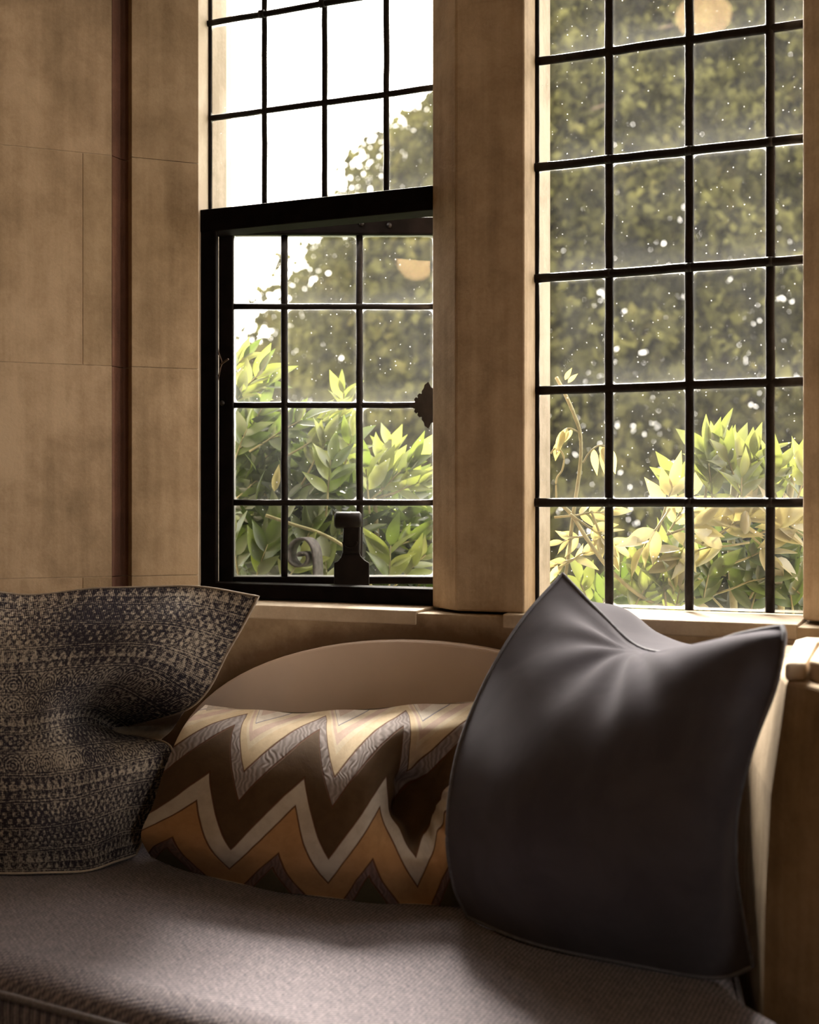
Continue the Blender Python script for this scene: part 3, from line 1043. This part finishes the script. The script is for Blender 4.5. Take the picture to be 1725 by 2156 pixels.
# -------- charcoal velvet cushion with a chopped top
rows = [
    [(1185, 1208, 2.42), (1262, 1288, 2.29), (1345, 1362, 2.18), (1440, 1372, 2.07), (1548, 1338, 1.95), (1648, 1318, 1.84)],
    [(1100, 1305, 2.31), (1190, 1350, 2.18), (1300, 1392, 2.06), (1430, 1372, 1.93), (1550, 1345, 1.86), (1652, 1352, 1.815)],
    [(1025, 1430, 2.22), (1130, 1470, 2.05), (1270, 1500, 1.93), (1420, 1490, 1.84), (1545, 1460, 1.81), (1632, 1450, 1.815)],
    [(965, 1580, 2.15), (1090, 1620, 1.965), (1250, 1650, 1.85), (1410, 1650, 1.785), (1520, 1620, 1.77), (1585, 1575, 1.81)],
    [(942, 1740, 2.12), (1080, 1780, 1.94), (1250, 1800, 1.825), (1410, 1800, 1.765), (1510, 1780, 1.765), (1552, 1712, 1.83)],
    [(955, 1860, 2.13), (1085, 1890, 1.97), (1250, 1920, 1.86), (1410, 1935, 1.80), (1510, 1925, 1.80), (1553, 1860, 1.845)],
    [(985, 1930, 2.15), (1090, 1975, 2.04), (1250, 2015, 1.955), (1410, 2045, 1.90), (1520, 2058, 1.87), (1585, 2035, 1.875)],
]
base = at(1280, 1960, 2.07)
base.z = 0.503
cg = empty('velvet_cushion', base, 'large charcoal velvet cushion with chopped top and grey piping', 'cushion')
fg = pts(rows, base)


def folds(u, v):
    # soft creases fanning out from the chop towards the left seam
    cu_, cv_ = 0.42, 0.04
    ang = np.arctan2(v - cv_, -(u - cu_))
    rad = np.sqrt((u - cu_) ** 2 + (v - cv_) ** 2)
    e = np.exp(-((rad - 0.20) / 0.17) ** 2) * np.clip((0.62 - u) / 0.15, 0, 1)
    d = 0.0045 * np.sin(ang * 13.0 + rad * 4) * e * np.clip(u / 0.06, 0, 1) * np.clip(v / 0.05, 0, 1)
    d += 0.002 * np.sin(u * 17 + v * 6) * np.sin(v * 9) * np.clip(u / 0.1, 0, 1) * np.clip((1 - u) / 0.1, 0, 1)
    return d


o, B = surface('front_panel', fg, 90, M['velvet'], cg, True, folds)
bk = []
for i, r in enumerate(rows):
    if 0 < i < 6:
        bk.append([(p[0] + 10, p[1] - 5, p[2] + (0.24 if i < 5 else 0.16)) for p in r[1:-1]])
bk[0] = [(1292, 1282, 2.435), (1388, 1336, 2.36), (1470, 1362, 2.23), (1560, 1345, 2.05)]
bk[1] = [(1210, 1420, 2.38), (1330, 1450, 2.28), (1440, 1450, 2.15), (1545, 1440, 2.02)]
surface('back_panel', closed_back(fg, bk, base), 60, M['velvet'], cg)
bd = border(B)
v, f = tube_data(bd + [bd[0]], 0.0034, 7, False)
mesh('piping', v, f, M['piping'], cg, True)

# -------- block printed cushion
rows = [
    [(-270, 1290, 2.62), (-100, 1246, 2.62), (60, 1250, 2.62), (220, 1240, 2.60), (380, 1233, 2.57), (545, 1256, 2.51)],
    [(-285, 1380, 2.55), (-110, 1335, 2.48), (50, 1332, 2.46), (200, 1322, 2.46), (350, 1325, 2.455), (485, 1365, 2.50)],
    [(-290, 1470, 2.52), (-120, 1440, 2.44), (40, 1435, 2.42), (160, 1424, 2.43), (285, 1425, 2.45), (405, 1486, 2.53)],
    [(-290, 1560, 2.50), (-120, 1530, 2.42), (40, 1530, 2.40), (125, 1515, 2.425), (192, 1512, 2.62), (250, 1540, 2.76)],
    [(-290, 1640, 2.48), (-120, 1620, 2.41), (40, 1620, 2.38), (150, 1612, 2.39), (250, 1592, 2.43), (360, 1576, 2.53)],
    [(-280, 1740, 2.46), (-110, 1740, 2.40), (50, 1740, 2.36), (160, 1730, 2.38), (250, 1702, 2.42), (328, 1690, 2.51)],
    [(-260, 1812, 2.45), (-100, 1832, 2.42), (60, 1838, 2.40), (170, 1834, 2.42), (240, 1816, 2.46), (285, 1798, 2.53)],
]
base = at(60, 1838, 2.46)
base.z = 0.503
cp = empty('printed_cushion', base, 'square charcoal and cream block-printed cushion slumped against the stone wall', 'cushion')
fp = pts(rows, base)
o, B = surface('front_panel', fp, 90, M['blockprint'], cp, True, lambda u, v: 0.003 * np.sin(u * 19 + v * 8) * np.sin(v * 11 + 1))
bk = []
for i, r in enumerate(rows):
    if 0 < i < 6:
        bk.append([(p[0], p[1], p[2] + 0.20) for p in r[1:-1]])
bk[1][3] = (375, 1470, 2.62)
bk[2][3] = (365, 1532, 2.70)
bk[2][2] = (180, 1525, 2.74)
bk[3][3] = (300, 1590, 2.62)
surface('back_panel', closed_back(fp, bk, base), 60, M['linen'], cp)
bd = border(B)
v, f = tube_data(bd + [bd[0]], 0.0025, 6, False)
mesh('seam', v, f, M['linen'], cp, True)

# a dried twig caught in the hinge gap of the casement
tw = empty('dried_twig', at(462, 790, 2.93), 'small dried brown twig caught at the hinge side of the casement', 'twig')
for nm, P, rr_ in (('stem', [(457, 722, 2.93), (460, 742, 2.93), (467, 762, 2.925), (464, 776, 2.925), (459, 800, 2.93)], 0.0016), ('side_shoot', [(464, 768, 2.925), (472, 762, 2.92), (481, 756, 2.915)], 0.0022)):
    q = catmull([tuple(at(*p) - tw.location) for p in P], 14)
    v, f = tube_data([Vector(a) for a in q], rr_, 6)
    mesh(nm, v, f, M['bark'], tw, True)

# ------------------------------------------------------------------ pendant lamps of the room (seen only as warm reflections in the panes)
gl_ = G('warm_lamp_globe')
em = gl_.n('ShaderNodeEmission')
em.inputs[0].default_value = (1.0, 0.62, 0.28, 1)
em.inputs[1].default_value = 32.0
M['globe'] = gl_.done(em.outputs[0])
for lx, ly, lz, lab in ((0.19, -3.0, 2.41, 'warm globe pendant lamp hanging lower in the room'), (-1.02, -3.0, 3.27, 'warm globe pendant lamp hanging close under the ceiling')):
    lp = empty('pendant_lamp', (lx, ly, lz), lab, 'lamp', group='room pendant lamps')
    v, f = [], []
    for i in range(13):
        a = math.pi * i / 12
        for k in range(20):
            b = 2 * math.pi * k / 20
            rr_ = 0.10 * math.sin(a) * (1 + 0.12 * math.cos(a))
            v.append((rr_ * math.cos(b), rr_ * math.sin(b), 0.085 * math.cos(a)))
    for i in range(12):
        for k in range(20):
            f.append((i * 20 + k, (i + 1) * 20 + k, (i + 1) * 20 + (k + 1) % 20, i * 20 + (k + 1) % 20))
    mesh('globe', v, f, M['globe'], lp, True)
    v, f = tube_data([(0, 0, 0.078), (0, 0, 0.13), (0, 0, 0.15)], [0.05, 0.045, 0.012], 16)
    mesh('cap', v, f, M['iron'], lp, True)
    v, f = tube_data([(0, 0, 0.14), (0, 0, 3.42 - lz)], 0.005, 8)
    mesh('rod', v, f, M['iron'], lp, True)

# ================================================================== OUTDOORS
tag(box('ground', -40, 40, 0.3, 60, -1.1, -1.0, M['ground'], None, 0), kind='structure')

# iron scroll standing outside the casement
sco = empty('iron_scroll', at(668, 1280, 3.10), 'grey curled iron scroll standing outside the open casement', 'scroll')
k_ = 3.10 / FPX
path = [(672, 2900), (672, 1700), (671, 1300), (670, 1215), (669, 1180), (664, 1152), (652, 1136), (637, 1134), (622, 1143), (614, 1160), (616, 1178), (628, 1190), (645, 1190), (655, 1178), (652, 1166), (640, 1163), (634, 1170)]
P2 = catmull([((x - 668) * k_, (1280 - y) * k_) for x, y in path], 90)
v, f = [], []
wd = Vector((math.cos(TH + 1.15), math.sin(TH + 1.15), 0)) * 0.021
rt = Vector((C, S, 0))
for i, (x, z) in enumerate(P2):
    t = P2[min(i + 1, 89)] - P2[max(i - 1, 0)]
    t = t / (np.linalg.norm(t) + 1e-9)
    nx, nz = -t[1], t[0]
    for sgn in (-1, 1):
        for th in (-0.0028, 0.0028):
            q = rt * (x + nx * th) + Vector((0, 0, z + nz * th)) + wd * sgn
            v.append(q)
for i in range(89):
    b = 4 * i
    f += [(b, b + 1, b + 5, b + 4), (b + 2, b + 6, b + 7, b + 3), (b + 1, b + 3, b + 7, b + 5), (b, b + 4, b + 6, b + 2)]
f += [(0, 2, 3, 1), (4 * 89, 4 * 89 + 1, 4 * 89 + 3, 4 * 89 + 2)]
mesh('strip', v, f, M['scroll'], sco, True)


# -------- wisteria leaves
def leaf_mesh(name, wid=0.21, fold=0.16, curl=0.18, wave=0.0, sg=7):
    """one pointed leaf, 1 m long along +Y, facing +Z, folded along its midrib"""
    v, f = [], []
    for i in range(sg + 1):
        t = i / sg
        hw = wid * (math.sin(math.pi * min(1, t * 1.02) ** 0.82) ** 0.9) * (1 - 0.25 * t) * 1.12
        if i in (0, sg): hw = 0.004
        z = -curl * t * t + 0.05 * t
        zz = wave * math.sin(t * 9)
        v += [(-hw, t, z + hw * fold * 2 + zz), (0, t, z), (hw, t, z + hw * fold * 2 - zz)]
    for i in range(sg):
        a = 3 * i
        f += [(a, a + 1, a + 4, a + 3), (a + 1, a + 2, a + 5, a + 4)]
    me = bpy.data.meshes.new(name)
    me.from_pydata(v, [], f)
    me.polygons.foreach_set('use_smooth', [True] * len(f))
    me.update()
    return me


LM = {}
for key in ('leaf_bright', 'leaf_mid', 'leaf_pale'):
    LM[key] = []
    for k, (wd_, fo, cu2, wa) in enumerate(((0.18, 0.2, 0.10, 0.0), (0.205, 0.14, 0.22, 0.012), (0.15, 0.3, 0.05, 0.014), (0.195, 0.22, -0.08, 0.01))):
        me = leaf_mesh('leaf', wd_, fo, cu2, wa)
        me.materials.append(M[key])
        LM[key].append(me)


def leaf_matrix(p, d, n, L):
    d = d.normalized()
    x = d.cross(n)
    if x.length < 1e-3: x = d.cross(Vector((1, 0, 0)))
    x.normalize()
    z = x.cross(d)
    m_ = Matrix((x, d, z)).transposed().to_4x4()
    return Matrix.Translation(p) @ m_ @ Matrix.Diagonal((L, L, L, 1))


RT, UP, FW = Vector((C, S, 0)), Vector((0, 0, 1)), Vector((-S, C, 0))


def add_leaf(root, p, d, n, L, key):
    o = link('leaf', random.choice(LM[key]), root)
    o.matrix_local = leaf_matrix(Vector(p) - root.location, d, n, L)
    return o


def dirv(ang, toward=0.0):
    """direction leaning ang degrees from 'right' towards 'up', toward > 0 leans at the window"""
    a = math.radians(ang)
    return (RT * math.cos(a) + UP * math.sin(a) - FW * toward).normalized()


def shoot(root, px, py, d, ang, n, L, key, spread=70, stem=0.5, mix=None):
    """a compound leaf: paired leaflets along a stem, a terminal one at its tip"""
    p0 = at(px, py, d)
    ax = dirv(ang, random.uniform(-.2, .3))
    L *= 0.74
    Ls = L * stem * (n / 2.0) * 0.55
    tip = p0 + ax * Ls
    v, f = tube_data([p0 - ax * 0.05, p0, p0.lerp(tip, .5) + UP * 0.004, tip], [0.0028, 0.0026, 0.002, 0.0014], 5)
    v = [q - root.location for q in v]
    mesh('stem', v, f, M['stem'], root, True)
    for i in range(n):
        t = 1.0 if i == n - 1 else (i // 2 + 0.3) / max(1, (n - 1) / 2)
        sgn = 0 if i == n - 1 else (1 if i % 2 else -1)
        a = ang + sgn * spread * random.uniform(0.55, 1.05) * (1 - 0.35 * t) + random.uniform(-12, 12)
        dv_ = dirv(a, random.uniform(-0.35, 0.45))
        nn = (-FW * random.uniform(0.4, 1.0) + UP * random.uniform(0.2, 1.0) + RT * random.uniform(-.6, .6))
        kk = key if mix is None or random.random() > 0.3 else mix
        add_leaf(root, p0.lerp(tip, min(1, t)), dv_, nn, L * random.uniform(0.75, 1.15), kk)


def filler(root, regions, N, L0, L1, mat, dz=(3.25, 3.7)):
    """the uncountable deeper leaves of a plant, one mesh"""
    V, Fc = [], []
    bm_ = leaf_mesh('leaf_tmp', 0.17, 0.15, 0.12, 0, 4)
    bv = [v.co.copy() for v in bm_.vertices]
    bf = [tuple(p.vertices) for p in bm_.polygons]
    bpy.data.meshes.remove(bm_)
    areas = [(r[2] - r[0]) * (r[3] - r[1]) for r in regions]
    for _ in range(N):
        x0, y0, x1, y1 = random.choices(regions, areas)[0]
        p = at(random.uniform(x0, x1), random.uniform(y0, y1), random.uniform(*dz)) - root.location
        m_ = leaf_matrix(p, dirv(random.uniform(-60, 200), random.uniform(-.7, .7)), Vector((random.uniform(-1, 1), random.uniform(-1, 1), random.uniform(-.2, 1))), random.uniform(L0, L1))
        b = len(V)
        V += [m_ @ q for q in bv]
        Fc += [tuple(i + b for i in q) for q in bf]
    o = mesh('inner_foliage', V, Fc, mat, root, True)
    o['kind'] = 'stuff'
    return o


def stemline(root, P, r=0.004, mat=None):
    q = catmull([tuple(at(*p) - root.location) for p in P], 8 * len(P))
    v, f = tube_data([Vector(a) for a in q], r, 6)
    return mesh('branch', v, f, mat or M['stem'], root, True)


# the plant outside the casement
b0 = at(700, 1300, 3.4); b0.z = -1.0
pl = empty('wisteria_bush', b0, 'bright green leafy wisteria growing outside the open casement', 'wisteria')
stemline(pl, [(640, 3200, 3.5), (630, 2200, 3.5), (610, 1500, 3.45), (590, 1100, 3.4), (560, 960, 3.4)], 0.010)
stemline(pl, [(640, 2600, 3.5), (700, 1700, 3.4), (720, 1250, 3.35), (700, 1030, 3.3)], 0.008)
stemline(pl, [(720, 1500, 3.4), (790, 1240, 3.35), (790, 1050, 3.3)], 0.007)
stemline(pl, [(560, 1085, 3.16), (620, 1105, 3.15), (680, 1125, 3.15), (740, 1165, 3.15), (790, 1250, 3.2)], 0.0045)
for a in [(490, 850, 3.25, 48, 9, .115, 'leaf_bright', 42), (500, 840, 3.3, 25, 9, .105, 'leaf_bright', 35), (478, 800, 3.32, 52, 7, .10, 'leaf_bright', 40),
          (560, 930, 3.25, 30, 9, .12, 'leaf_mid', 45), (600, 915, 3.3, 18, 9, .125, 'leaf_bright', 40), (640, 940, 3.22, 30, 9, .115, 'leaf_bright', 45),
          (520, 920, 3.3, 60, 7, .12, 'leaf_mid', 60), (690, 1045, 3.15, 85, 7, .125, 'leaf_bright', 55), (655, 985, 3.22, 60, 7, .11, 'leaf_bright', 50),
          (725, 985, 3.2, 75, 7, .11, 'leaf_bright', 60), (775, 1040, 3.2, 95, 5, .125, 'leaf_bright', 50), (800, 1035, 3.22, 42, 9, .125, 'leaf_bright', 40),
          (830, 1040, 3.28, 25, 7, .12, 'leaf_bright', 40), (620, 1060, 3.25, 20, 9, .11, 'leaf_mid', 35), (540, 1000, 3.35, 60, 9, .11, 'leaf_mid', 70),
          (510, 1040, 3.3, 40, 7, .11, 'leaf_mid', 70), (560, 1045, 3.36, 120, 7, .10, 'leaf_mid', 60),
          (820, 1225, 3.15, 88, 7, .125, 'leaf_bright', 65), (850, 1215, 3.2, 45, 7, .11, 'leaf_bright', 50), (890, 1210, 3.28, 70, 5, .11, 'leaf_mid', 45),
          (540, 1215, 3.2, 70, 7, .125, 'leaf_mid', 50), (500, 1200, 3.25, 100, 7, .12, 'leaf_mid', 55), (565, 1150, 3.25, 60, 7, .115, 'leaf_mid', 55),
          (640, 1150, 3.22, 65, 7, .11, 'leaf_mid', 50), (690, 1160, 3.25, 50, 7, .11, 'leaf_mid', 50), (600, 1230, 3.2, 55, 7, .115, 'leaf_bright', 60),
          (690, 1235, 3.2, 95, 5, .12, 'leaf_bright', 55), (790, 1150, 3.4, 30, 9, .11, 'leaf_mid', 70), (870, 1130, 3.42, 10, 9, .11, 'leaf_mid', 70)]:
    shoot(pl, a[0], a[1], a[2], a[3], a[4], a[5], a[6], a[7], 0.5, 'leaf_mid')
for _ in range(11):
    x0, y0, x1, y1, key = random.choice([(480, 900, 740, 1050, 'leaf_mid'), (480, 1090, 900, 1230, 'leaf_mid'), (620, 880, 740, 960, 'leaf_bright'), (780, 990, 880, 1050, 'leaf_bright')])
    shoot(pl, random.uniform(x0, x1), random.uniform(y0, y1), random.uniform(3.2, 3.4), random.uniform(10, 120), 7, 0.11, key, 55)
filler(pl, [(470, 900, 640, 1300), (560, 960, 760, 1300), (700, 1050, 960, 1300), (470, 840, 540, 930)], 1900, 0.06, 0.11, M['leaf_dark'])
add_leaf(pl, at(578, 1035, 3.2), dirv(80), -FW + UP * .2, 0.07, 'leaf_pale')

# the plant outside the fixed window
b1 = at(1560, 1300, 3.0); b1.z = -1.0
pr = empty('wisteria_bush', b1, 'yellow-green leafy wisteria crowding the lower right of the fixed window', 'wisteria')
stemline(pr, [(1560, 3000, 3.1), (1560, 2000, 3.1), (1550, 1400, 3.0), (1540, 1150, 2.95), (1550, 990, 2.92)], 0.009)
stemline(pr, [(1600, 2000, 3.1), (1640, 1400, 3.0), (1650, 1150, 2.95), (1670, 1000, 2.92)], 0.008)
stemline(pr, [(1560, 1500, 3.0), (1460, 1330, 2.95), (1400, 1230, 2.92)], 0.006)
for a in [(1545, 1000, 2.85, 112, 5, .10, 'leaf_bright', 35), (1560, 1030, 2.88, 70, 7, .125, 'leaf_bright', 50), (1600, 1050, 2.86, 60, 7, .12, 'leaf_bright', 50),
          (1500, 1050, 2.86, 95, 7, .125, 'leaf_bright', 55), (1450, 1060, 2.88, 115, 5, .12, 'leaf_bright', 45), (1660, 1010, 2.88, 40, 9, .12, 'leaf_bright', 55),
          (1680, 1050, 2.84, 75, 7, .11, 'leaf_bright', 60), (1640, 1060, 2.88, 110, 7, .12, 'leaf_bright', 50), (1560, 1075, 2.84, 90, 7, .115, 'leaf_bright', 70),
          (1400, 1075, 2.82, 75, 5, .115, 'leaf_pale', 60), (1385, 1110, 2.80, 235, 5, .115, 'leaf_pale', 50), (1450, 1110, 2.82, 20, 7, .11, 'leaf_pale', 50),
          (1440, 1150, 2.82, 250, 5, .11, 'leaf_pale', 60), (1520, 1120, 2.82, 30, 7, .115, 'leaf_pale', 55), (1530, 1150, 2.82, 190, 7, .12, 'leaf_pale', 50),
          (1610, 1120, 2.82, 15, 7, .115, 'leaf_pale', 60), (1600, 1145, 2.83, 320, 5, .11, 'leaf_pale', 60), (1680, 1120, 2.83, 150, 7, .11, 'leaf_pale', 60),
          (1440, 1200, 2.86, 150, 7, .125, 'leaf_mid', 60), (1400, 1250, 2.84, 95, 7, .12, 'leaf_bright', 60), (1350, 1265, 2.86, 100, 5, .11, 'leaf_bright', 60),
          (1330, 1290, 2.84, 60, 7, .11, 'leaf_bright', 60), (1240, 1275, 2.85, 110, 5, .11, 'leaf_bright', 50), (1265, 1290, 2.88, 70, 5, .11, 'leaf_mid', 60),
          (1480, 1270, 2.88, 80, 7, .12, 'leaf_mid', 60), (1540, 1240, 2.88, 20, 7, .12, 'leaf_mid', 60), (1520, 1200, 2.9, 170, 7, .12, 'leaf_mid', 60),
          (1600, 1220, 2.88, 60, 7, .12, 'leaf_mid', 70), (1660, 1230, 2.88, 140, 7, .12, 'leaf_mid', 70), (1680, 1190, 2.9, 30, 7, .11, 'leaf_mid', 60),
          (1580, 1290, 2.88, 70, 7, .12, 'leaf_mid', 70), (1670, 1285, 2.88, 100, 7, .12, 'leaf_mid', 60), (1500, 1160, 2.9, 60, 7, .11, 'leaf_mid', 60),
          (1420, 1300, 2.84, 80, 7, .11, 'leaf_bright', 70), (1300, 1260, 2.9, 80, 5, .10, 'leaf_mid', 60)]:
    shoot(pr, a[0], a[1], a[2], a[3], a[4], a[5], a[6], a[7], 0.45, a[6])
for _ in range(10):
    x0, y0, x1, y1, key = random.choice([(1440, 1000, 1700, 1060, 'leaf_bright'), (1400, 1160, 1700, 1290, 'leaf_mid'), (1380, 1080, 1700, 1150, 'leaf_pale')])
    shoot(pr, random.uniform(x0, x1), random.uniform(y0, y1), random.uniform(2.85, 2.95), random.uniform(20, 160), 7, 0.115, key, 60)
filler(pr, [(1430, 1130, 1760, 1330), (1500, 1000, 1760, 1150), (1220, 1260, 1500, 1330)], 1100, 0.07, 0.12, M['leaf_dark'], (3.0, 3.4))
# flower bud
bp_ = at(1570, 1100, 2.80) - pr.location
v, f = [], []
for i in range(8):
    a = math.pi * i / 7
    for k in range(10):
        q = 2 * math.pi * k / 10
        rr_ = 0.011 * math.sin(a) * (1.15 if (i + k) % 2 else 0.85)
        v.append((bp_.x + rr_ * math.cos(q), bp_.y + rr_ * math.sin(q), bp_.z + 0.026 * math.cos(a)))
for i in range(7):
    for k in range(10):
        f.append((i * 10 + k, (i + 1) * 10 + k, (i + 1) * 10 + (k + 1) % 10, i * 10 + (k + 1) % 10))
mesh('flower_bud', v, f, LM['leaf_pale'][0].materials[0], pr, True)

# twining shoots at the left edge of the fixed window
b2 = at(1190, 1300, 2.85); b2.z = -1.0
tv = empty('wisteria_vine', b2, 'thin twining wisteria shoot with drooping pale leaflets beside the mullion', 'vine')
stemline(tv, [(1180, 3000, 2.9), (1180, 1800, 2.88), (1186, 1300, 2.86), (1196, 1180, 2.85), (1208, 1080, 2.84), (1222, 980, 2.83), (1222, 915, 2.83), (1208, 870, 2.82), (1188, 825, 2.84), (1172, 795, 2.86)], 0.0042)
stemline(tv, [(1174, 1055, 2.85), (1205, 1085, 2.84), (1240, 1140, 2.80), (1290, 1205, 2.82), (1360, 1262, 2.84), (1440, 1290, 2.86), (1500, 1320, 2.88), (1520, 1800, 3.0), (1520, 3000, 3.0)], 0.0045)
stemline(tv, [(1219, 910, 2.83), (1200, 902, 2.82), (1184, 910, 2.84), (1174, 935, 2.86)], 0.002)
stemline(tv, [(1228, 975, 2.83), (1242, 952, 2.82), (1262, 938, 2.82), (1282, 942, 2.82)], 0.002)
stemline(tv, [(1160, 955, 2.84), (1168, 945, 2.84), (1180, 948, 2.84), (1188, 965, 2.84), (1184, 990, 2.84), (1172, 1010, 2.84), (1172, 1050, 2.84)], 0.0022)
for q in [(1205, 903, 2.82, 235, .035), (1196, 903, 2.82, 245, .045), (1186, 906, 2.82, 250, .05), (1181, 912, 2.84, 262, .05), (1176, 930, 2.85, 268, .045),
          (1250, 945, 2.82, 280, .06), (1262, 938, 2.82, 290, .065), (1272, 938, 2.82, 275, .075), (1282, 942, 2.82, 285, .06), (1190, 800, 2.81, 60, .03), (1196, 806, 2.81, 40, .03)]:
    add_leaf(tv, at(q[0], q[1], q[2]), dirv(q[3] + random.uniform(-6, 6), .1), -FW + UP * random.uniform(0, .5) + RT * random.uniform(-.5, .5), q[4], 'leaf_pale')
for a in [(1215, 1085, 2.83, 5, 7, .075, 'leaf_pale', 40), (1240, 1110, 2.83, -35, 7, .085, 'leaf_pale', 50), (1225, 1130, 2.84, 195, 5, .07, 'leaf_pale', 50),
          (1200, 1180, 2.84, 200, 5, .075, 'leaf_pale', 45), (1205, 1180, 2.84, 30, 5, .07, 'leaf_pale', 45), (1262, 1120, 2.82, -70, 3, .09, 'leaf_pale', 30)]:
    shoot(tv, *a[:8], 0.6)


# -------- conifers beyond
def conifer(base, height, radius, N, lean, label, size=(0.16, 0.34), top_r=0.1, zlow=0.0):
    root = empty('conifer_tree', base, label, 'tree', group='conifers beyond the garden')
    v, f = tube_data([(0, 0, 0), (0.03, 0.02, height * 0.4), (0, 0, height * 0.95)], [0.28, 0.2, 0.03], 10)
    mesh('trunk', v, f, M['bark'], root, True)
    nb = 60
    parts = []
    boughs = []
    for i in range(nb):
        z = height * (zlow + (0.97 - zlow) * (i + rng.random()) / nb)
        R_ = radius * (top_r + (1 - top_r) * (1 - z / height) ** 1.0) * rng.uniform(0.75, 1.1)
        a = rng.uniform(0, 2 * math.pi)
        boughs.append((z, R_, a))
        parts.append(tube_data([(0, 0, z), (R_ * .5 * math.cos(a), R_ * .5 * math.sin(a), z + R_ * .12), (R_ * .95 * math.cos(a), R_ * .95 * math.sin(a), z - R_ * .05)], [0.05, 0.03, 0.01], 5, False))
    V, Fc = kb_merge(parts)
    o = mesh('boughs', V, Fc, M['bark'], root, True)
    o['kind'] = 'stuff'
    # drooping sprays, denser towards the outside of the crown
    z = height * (zlow + (1 - zlow) * rng.random(N) ** 1.15)
    R_ = radius * (top_r + (1 - top_r) * np.clip(1 - z / height, 0, 1) ** 1.0)
    a = rng.uniform(0, 2 * math.pi, N)
    lump = 1 + 0.05 * np.sin(a * 7 + z * 1.7) + 0.05 * np.sin(z * 4.3 + a * 13) + 0.04 * np.sin(z * 9.1 - a * 22)
    r = R_ * lump * np.sqrt(rng.uniform(0.2, 1.0, N))
    P = np.stack([r * np.cos(a), r * np.sin(a), z - 0.12 * r], 1)
    ln = rng.uniform(size[0], size[1], N)
    d = np.stack([np.cos(a) * 0.6 + rng.normal(0, .5, N), np.sin(a) * 0.6 + rng.normal(0, .5, N), -0.55 + rng.normal(0, .5, N)], 1)
    d /= np.linalg.norm(d, axis=1, keepdims=True)
    s = np.cross(d, rng.normal(0, 1, (N, 3)))
    s /= np.linalg.norm(s, axis=1, keepdims=True)
    nn = np.cross(s, d)
    L, Wd = ln[:, None], (ln * rng.uniform(0.3, 0.5, N))[:, None]
    p0 = P
    p1 = P + d * L * .45 + s * Wd + nn * L * .06
    p2 = P + d * L - np.array([0, 0, 1]) * L * .15
    p3 = P + d * L * .45 - s * Wd + nn * L * .06
    Vx = np.stack([p0, p1, p2, p3], 1).reshape(-1, 3)
    me = bpy.data.meshes.new('foliage')
    me.vertices.add(4 * N)
    me.vertices.foreach_set('co', Vx.astype(np.float32).ravel())
    me.loops.add(4 * N)
    me.loops.foreach_set('vertex_index', np.arange(4 * N, dtype=np.int32))
    me.polygons.add(N)
    me.polygons.foreach_set('loop_start', np.arange(0, 4 * N, 4, dtype=np.int32))
    me.polygons.foreach_set('loop_total', np.full(N, 4, dtype=np.int32))
    me.update()
    me.validate()
    o = link('foliage', me, root, M['needles'])
    o['kind'] = 'stuff'
    return root


def gpos(px, d):
    p = at(px, HOR, d)
    return (p.x, p.y, -1.0)


conifer(gpos(1500, 20.0), 14.3, 11.6, 340000, 0, 'broad olive conifer filling the view through both leaded windows', (0.08, 0.20), 0.02)
